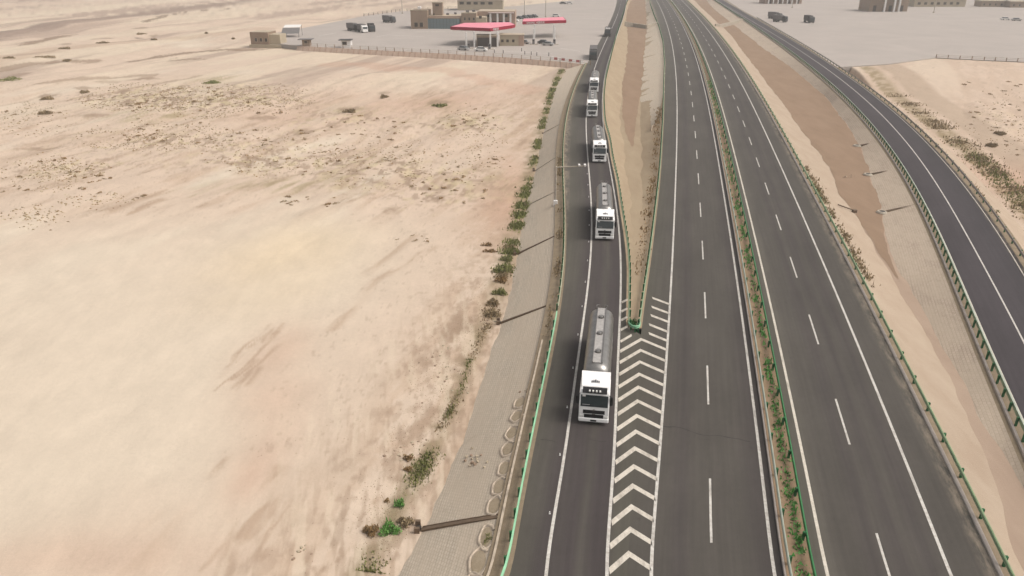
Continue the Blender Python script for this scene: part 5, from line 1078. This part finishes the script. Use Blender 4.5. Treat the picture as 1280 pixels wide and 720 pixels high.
# larger low mounds of scrub farther out
for i, (x, y, rx, ry, lab) in enumerate([(58,72,6.5,2.5,'widest dark mound of scrub at the far left'),(82,61,3.5,1.8,'flat scrub mound above the widest one'),(129,54,4.2,1.6,'long low scrub mound on the edge of the brown track'),(176,43,3.2,2.2,'bushy scrub mound in the far middle of the left desert'),(193,50,1.9,1.4,'small scrub mound right of the bushy one'),(12,100,5,5,'olive scrub mound at the left edge'),(12,73,3,1.5,'thin scrub patch at the left edge above the olive mound'),(84,76.5,2.2,1.2,'low scrub strip right of the widest mound'),(60,124,2.4,2,'isolated oval scrub mound on pale sand'),(105,116,1.8,1.4,'scrub mound right of the isolated oval one'),(57,142,2.4,1.8,'flattened scrub mound below the isolated oval one'),(265,104,3.6,3.0,'olive scrub mound near the tuft field'),(550,133,3.0,1.8,'oval olive scrub mound right of centre in the far sand'),(438,140,2.4,1.6,'slanting olive scrub mound in the middle sand'),(258,42,.9,.9,'round dark bush by the far wash'),(292,49,.9,1.0,'round dark bush left of the blockhouse'),(480,122,1.6,1.8,'twiggy brown bush under the faint track fork'),(1250,168,1.6,1.2,'dark scrub mound on the sand at the right edge'),(1240,183,1.6,1.0,'low scrub mound near the weedy ditch on the right')]):
    shrub(x, y, rx*.7, ry*.9, .5 if i < 13 else .5, 'leaf_dust' if i not in (5,11,12) else 'leaf', lab, 800, .13)
# rubble stones near the drain outlets and scattered on the sand
sm = []
for s in range(4):
    rg = np.random.default_rng(s+60); mb = MB(); n = 6
    mb.add([(math.cos(6.283*i/n)*rg.uniform(.7,1.1), math.sin(6.283*i/n)*rg.uniform(.6,1), -.2) for i in range(n)]+[(math.cos(6.283*i/n+.2)*rg.uniform(.4,.8), math.sin(6.283*i/n+.2)*rg.uniform(.4,.8), rg.uniform(.4,.7)) for i in range(n)], [tuple(range(n,2*n))]+[(i,(i+1)%n,n+(i+1)%n,n+i) for i in range(n)]); o = mb.build('stone', MAT['wall_light' if s % 2 else 'wall']); sm.append(o.data); bpy.data.objects.remove(o)
for (cx, cy, rx, ry, n, zz) in [(614,402,10,5,9,GZ),(508,660,8,4,7,GZ),(560,470,35,25,30,GZ),(530,560,30,30,18,GZ),(505,560,18,12,8,GZ),(375,690,16,14,9,GZ),(1060,221,9,3,10,-1.3),(660,488,8,3,8,-.6),(588,575,14,10,18,-2.2),(540,440,22,16,10,GZ)]:
    for i in range(n):
        px, py = cx+rng.normal()*rx*.5, cy+rng.normal()*ry*.5; p = P(px, py, zz)
        for _ in range(3): p = P(px, py, ground_z(p.x, p.y) if zz == GZ else (surf_left(p.x, p.y) if p.x < 0 or px < 700 else zz))
        if zz == GZ and p.x > float(FOOT.at(p.y)[0]): continue
        o = mesh_obj('stone', sm[int(rng.integers(4))]); s = rng.uniform(.05,.17); o.scale = (s*1.2, s, s*.8); o.location = p; o.rotation_euler = (0,0,rng.uniform(0,6.28)); tag(o, 'pale loose stone lying near the drains at the foot of the embankment', 'stone', 'loose stones by the embankment')
# ------------------------------------------------------------------ dusty air
def haze_box():
    mb = MB(); mb.box(-7000, 7000, -60, 2600, -8.0, 36.0); o = mb.build('haze', None or MAT['white']); o.data.materials.clear()
    m = bpy.data.materials.new('dusty_air'); m.use_nodes = True; t = m.node_tree; t.nodes.clear(); ou = t.nodes.new('ShaderNodeOutputMaterial'); v = t.nodes.new('ShaderNodeVolumePrincipled')
    v.inputs['Color'].default_value = (.93, .90, .87, 1); v.inputs['Density'].default_value = .0005; v.inputs['Anisotropy'].default_value = .2; t.links.new(v.outputs[0], ou.inputs['Volume'])
    o.data.materials.append(m); tag(o, kind='stuff'); return o
haze_box()
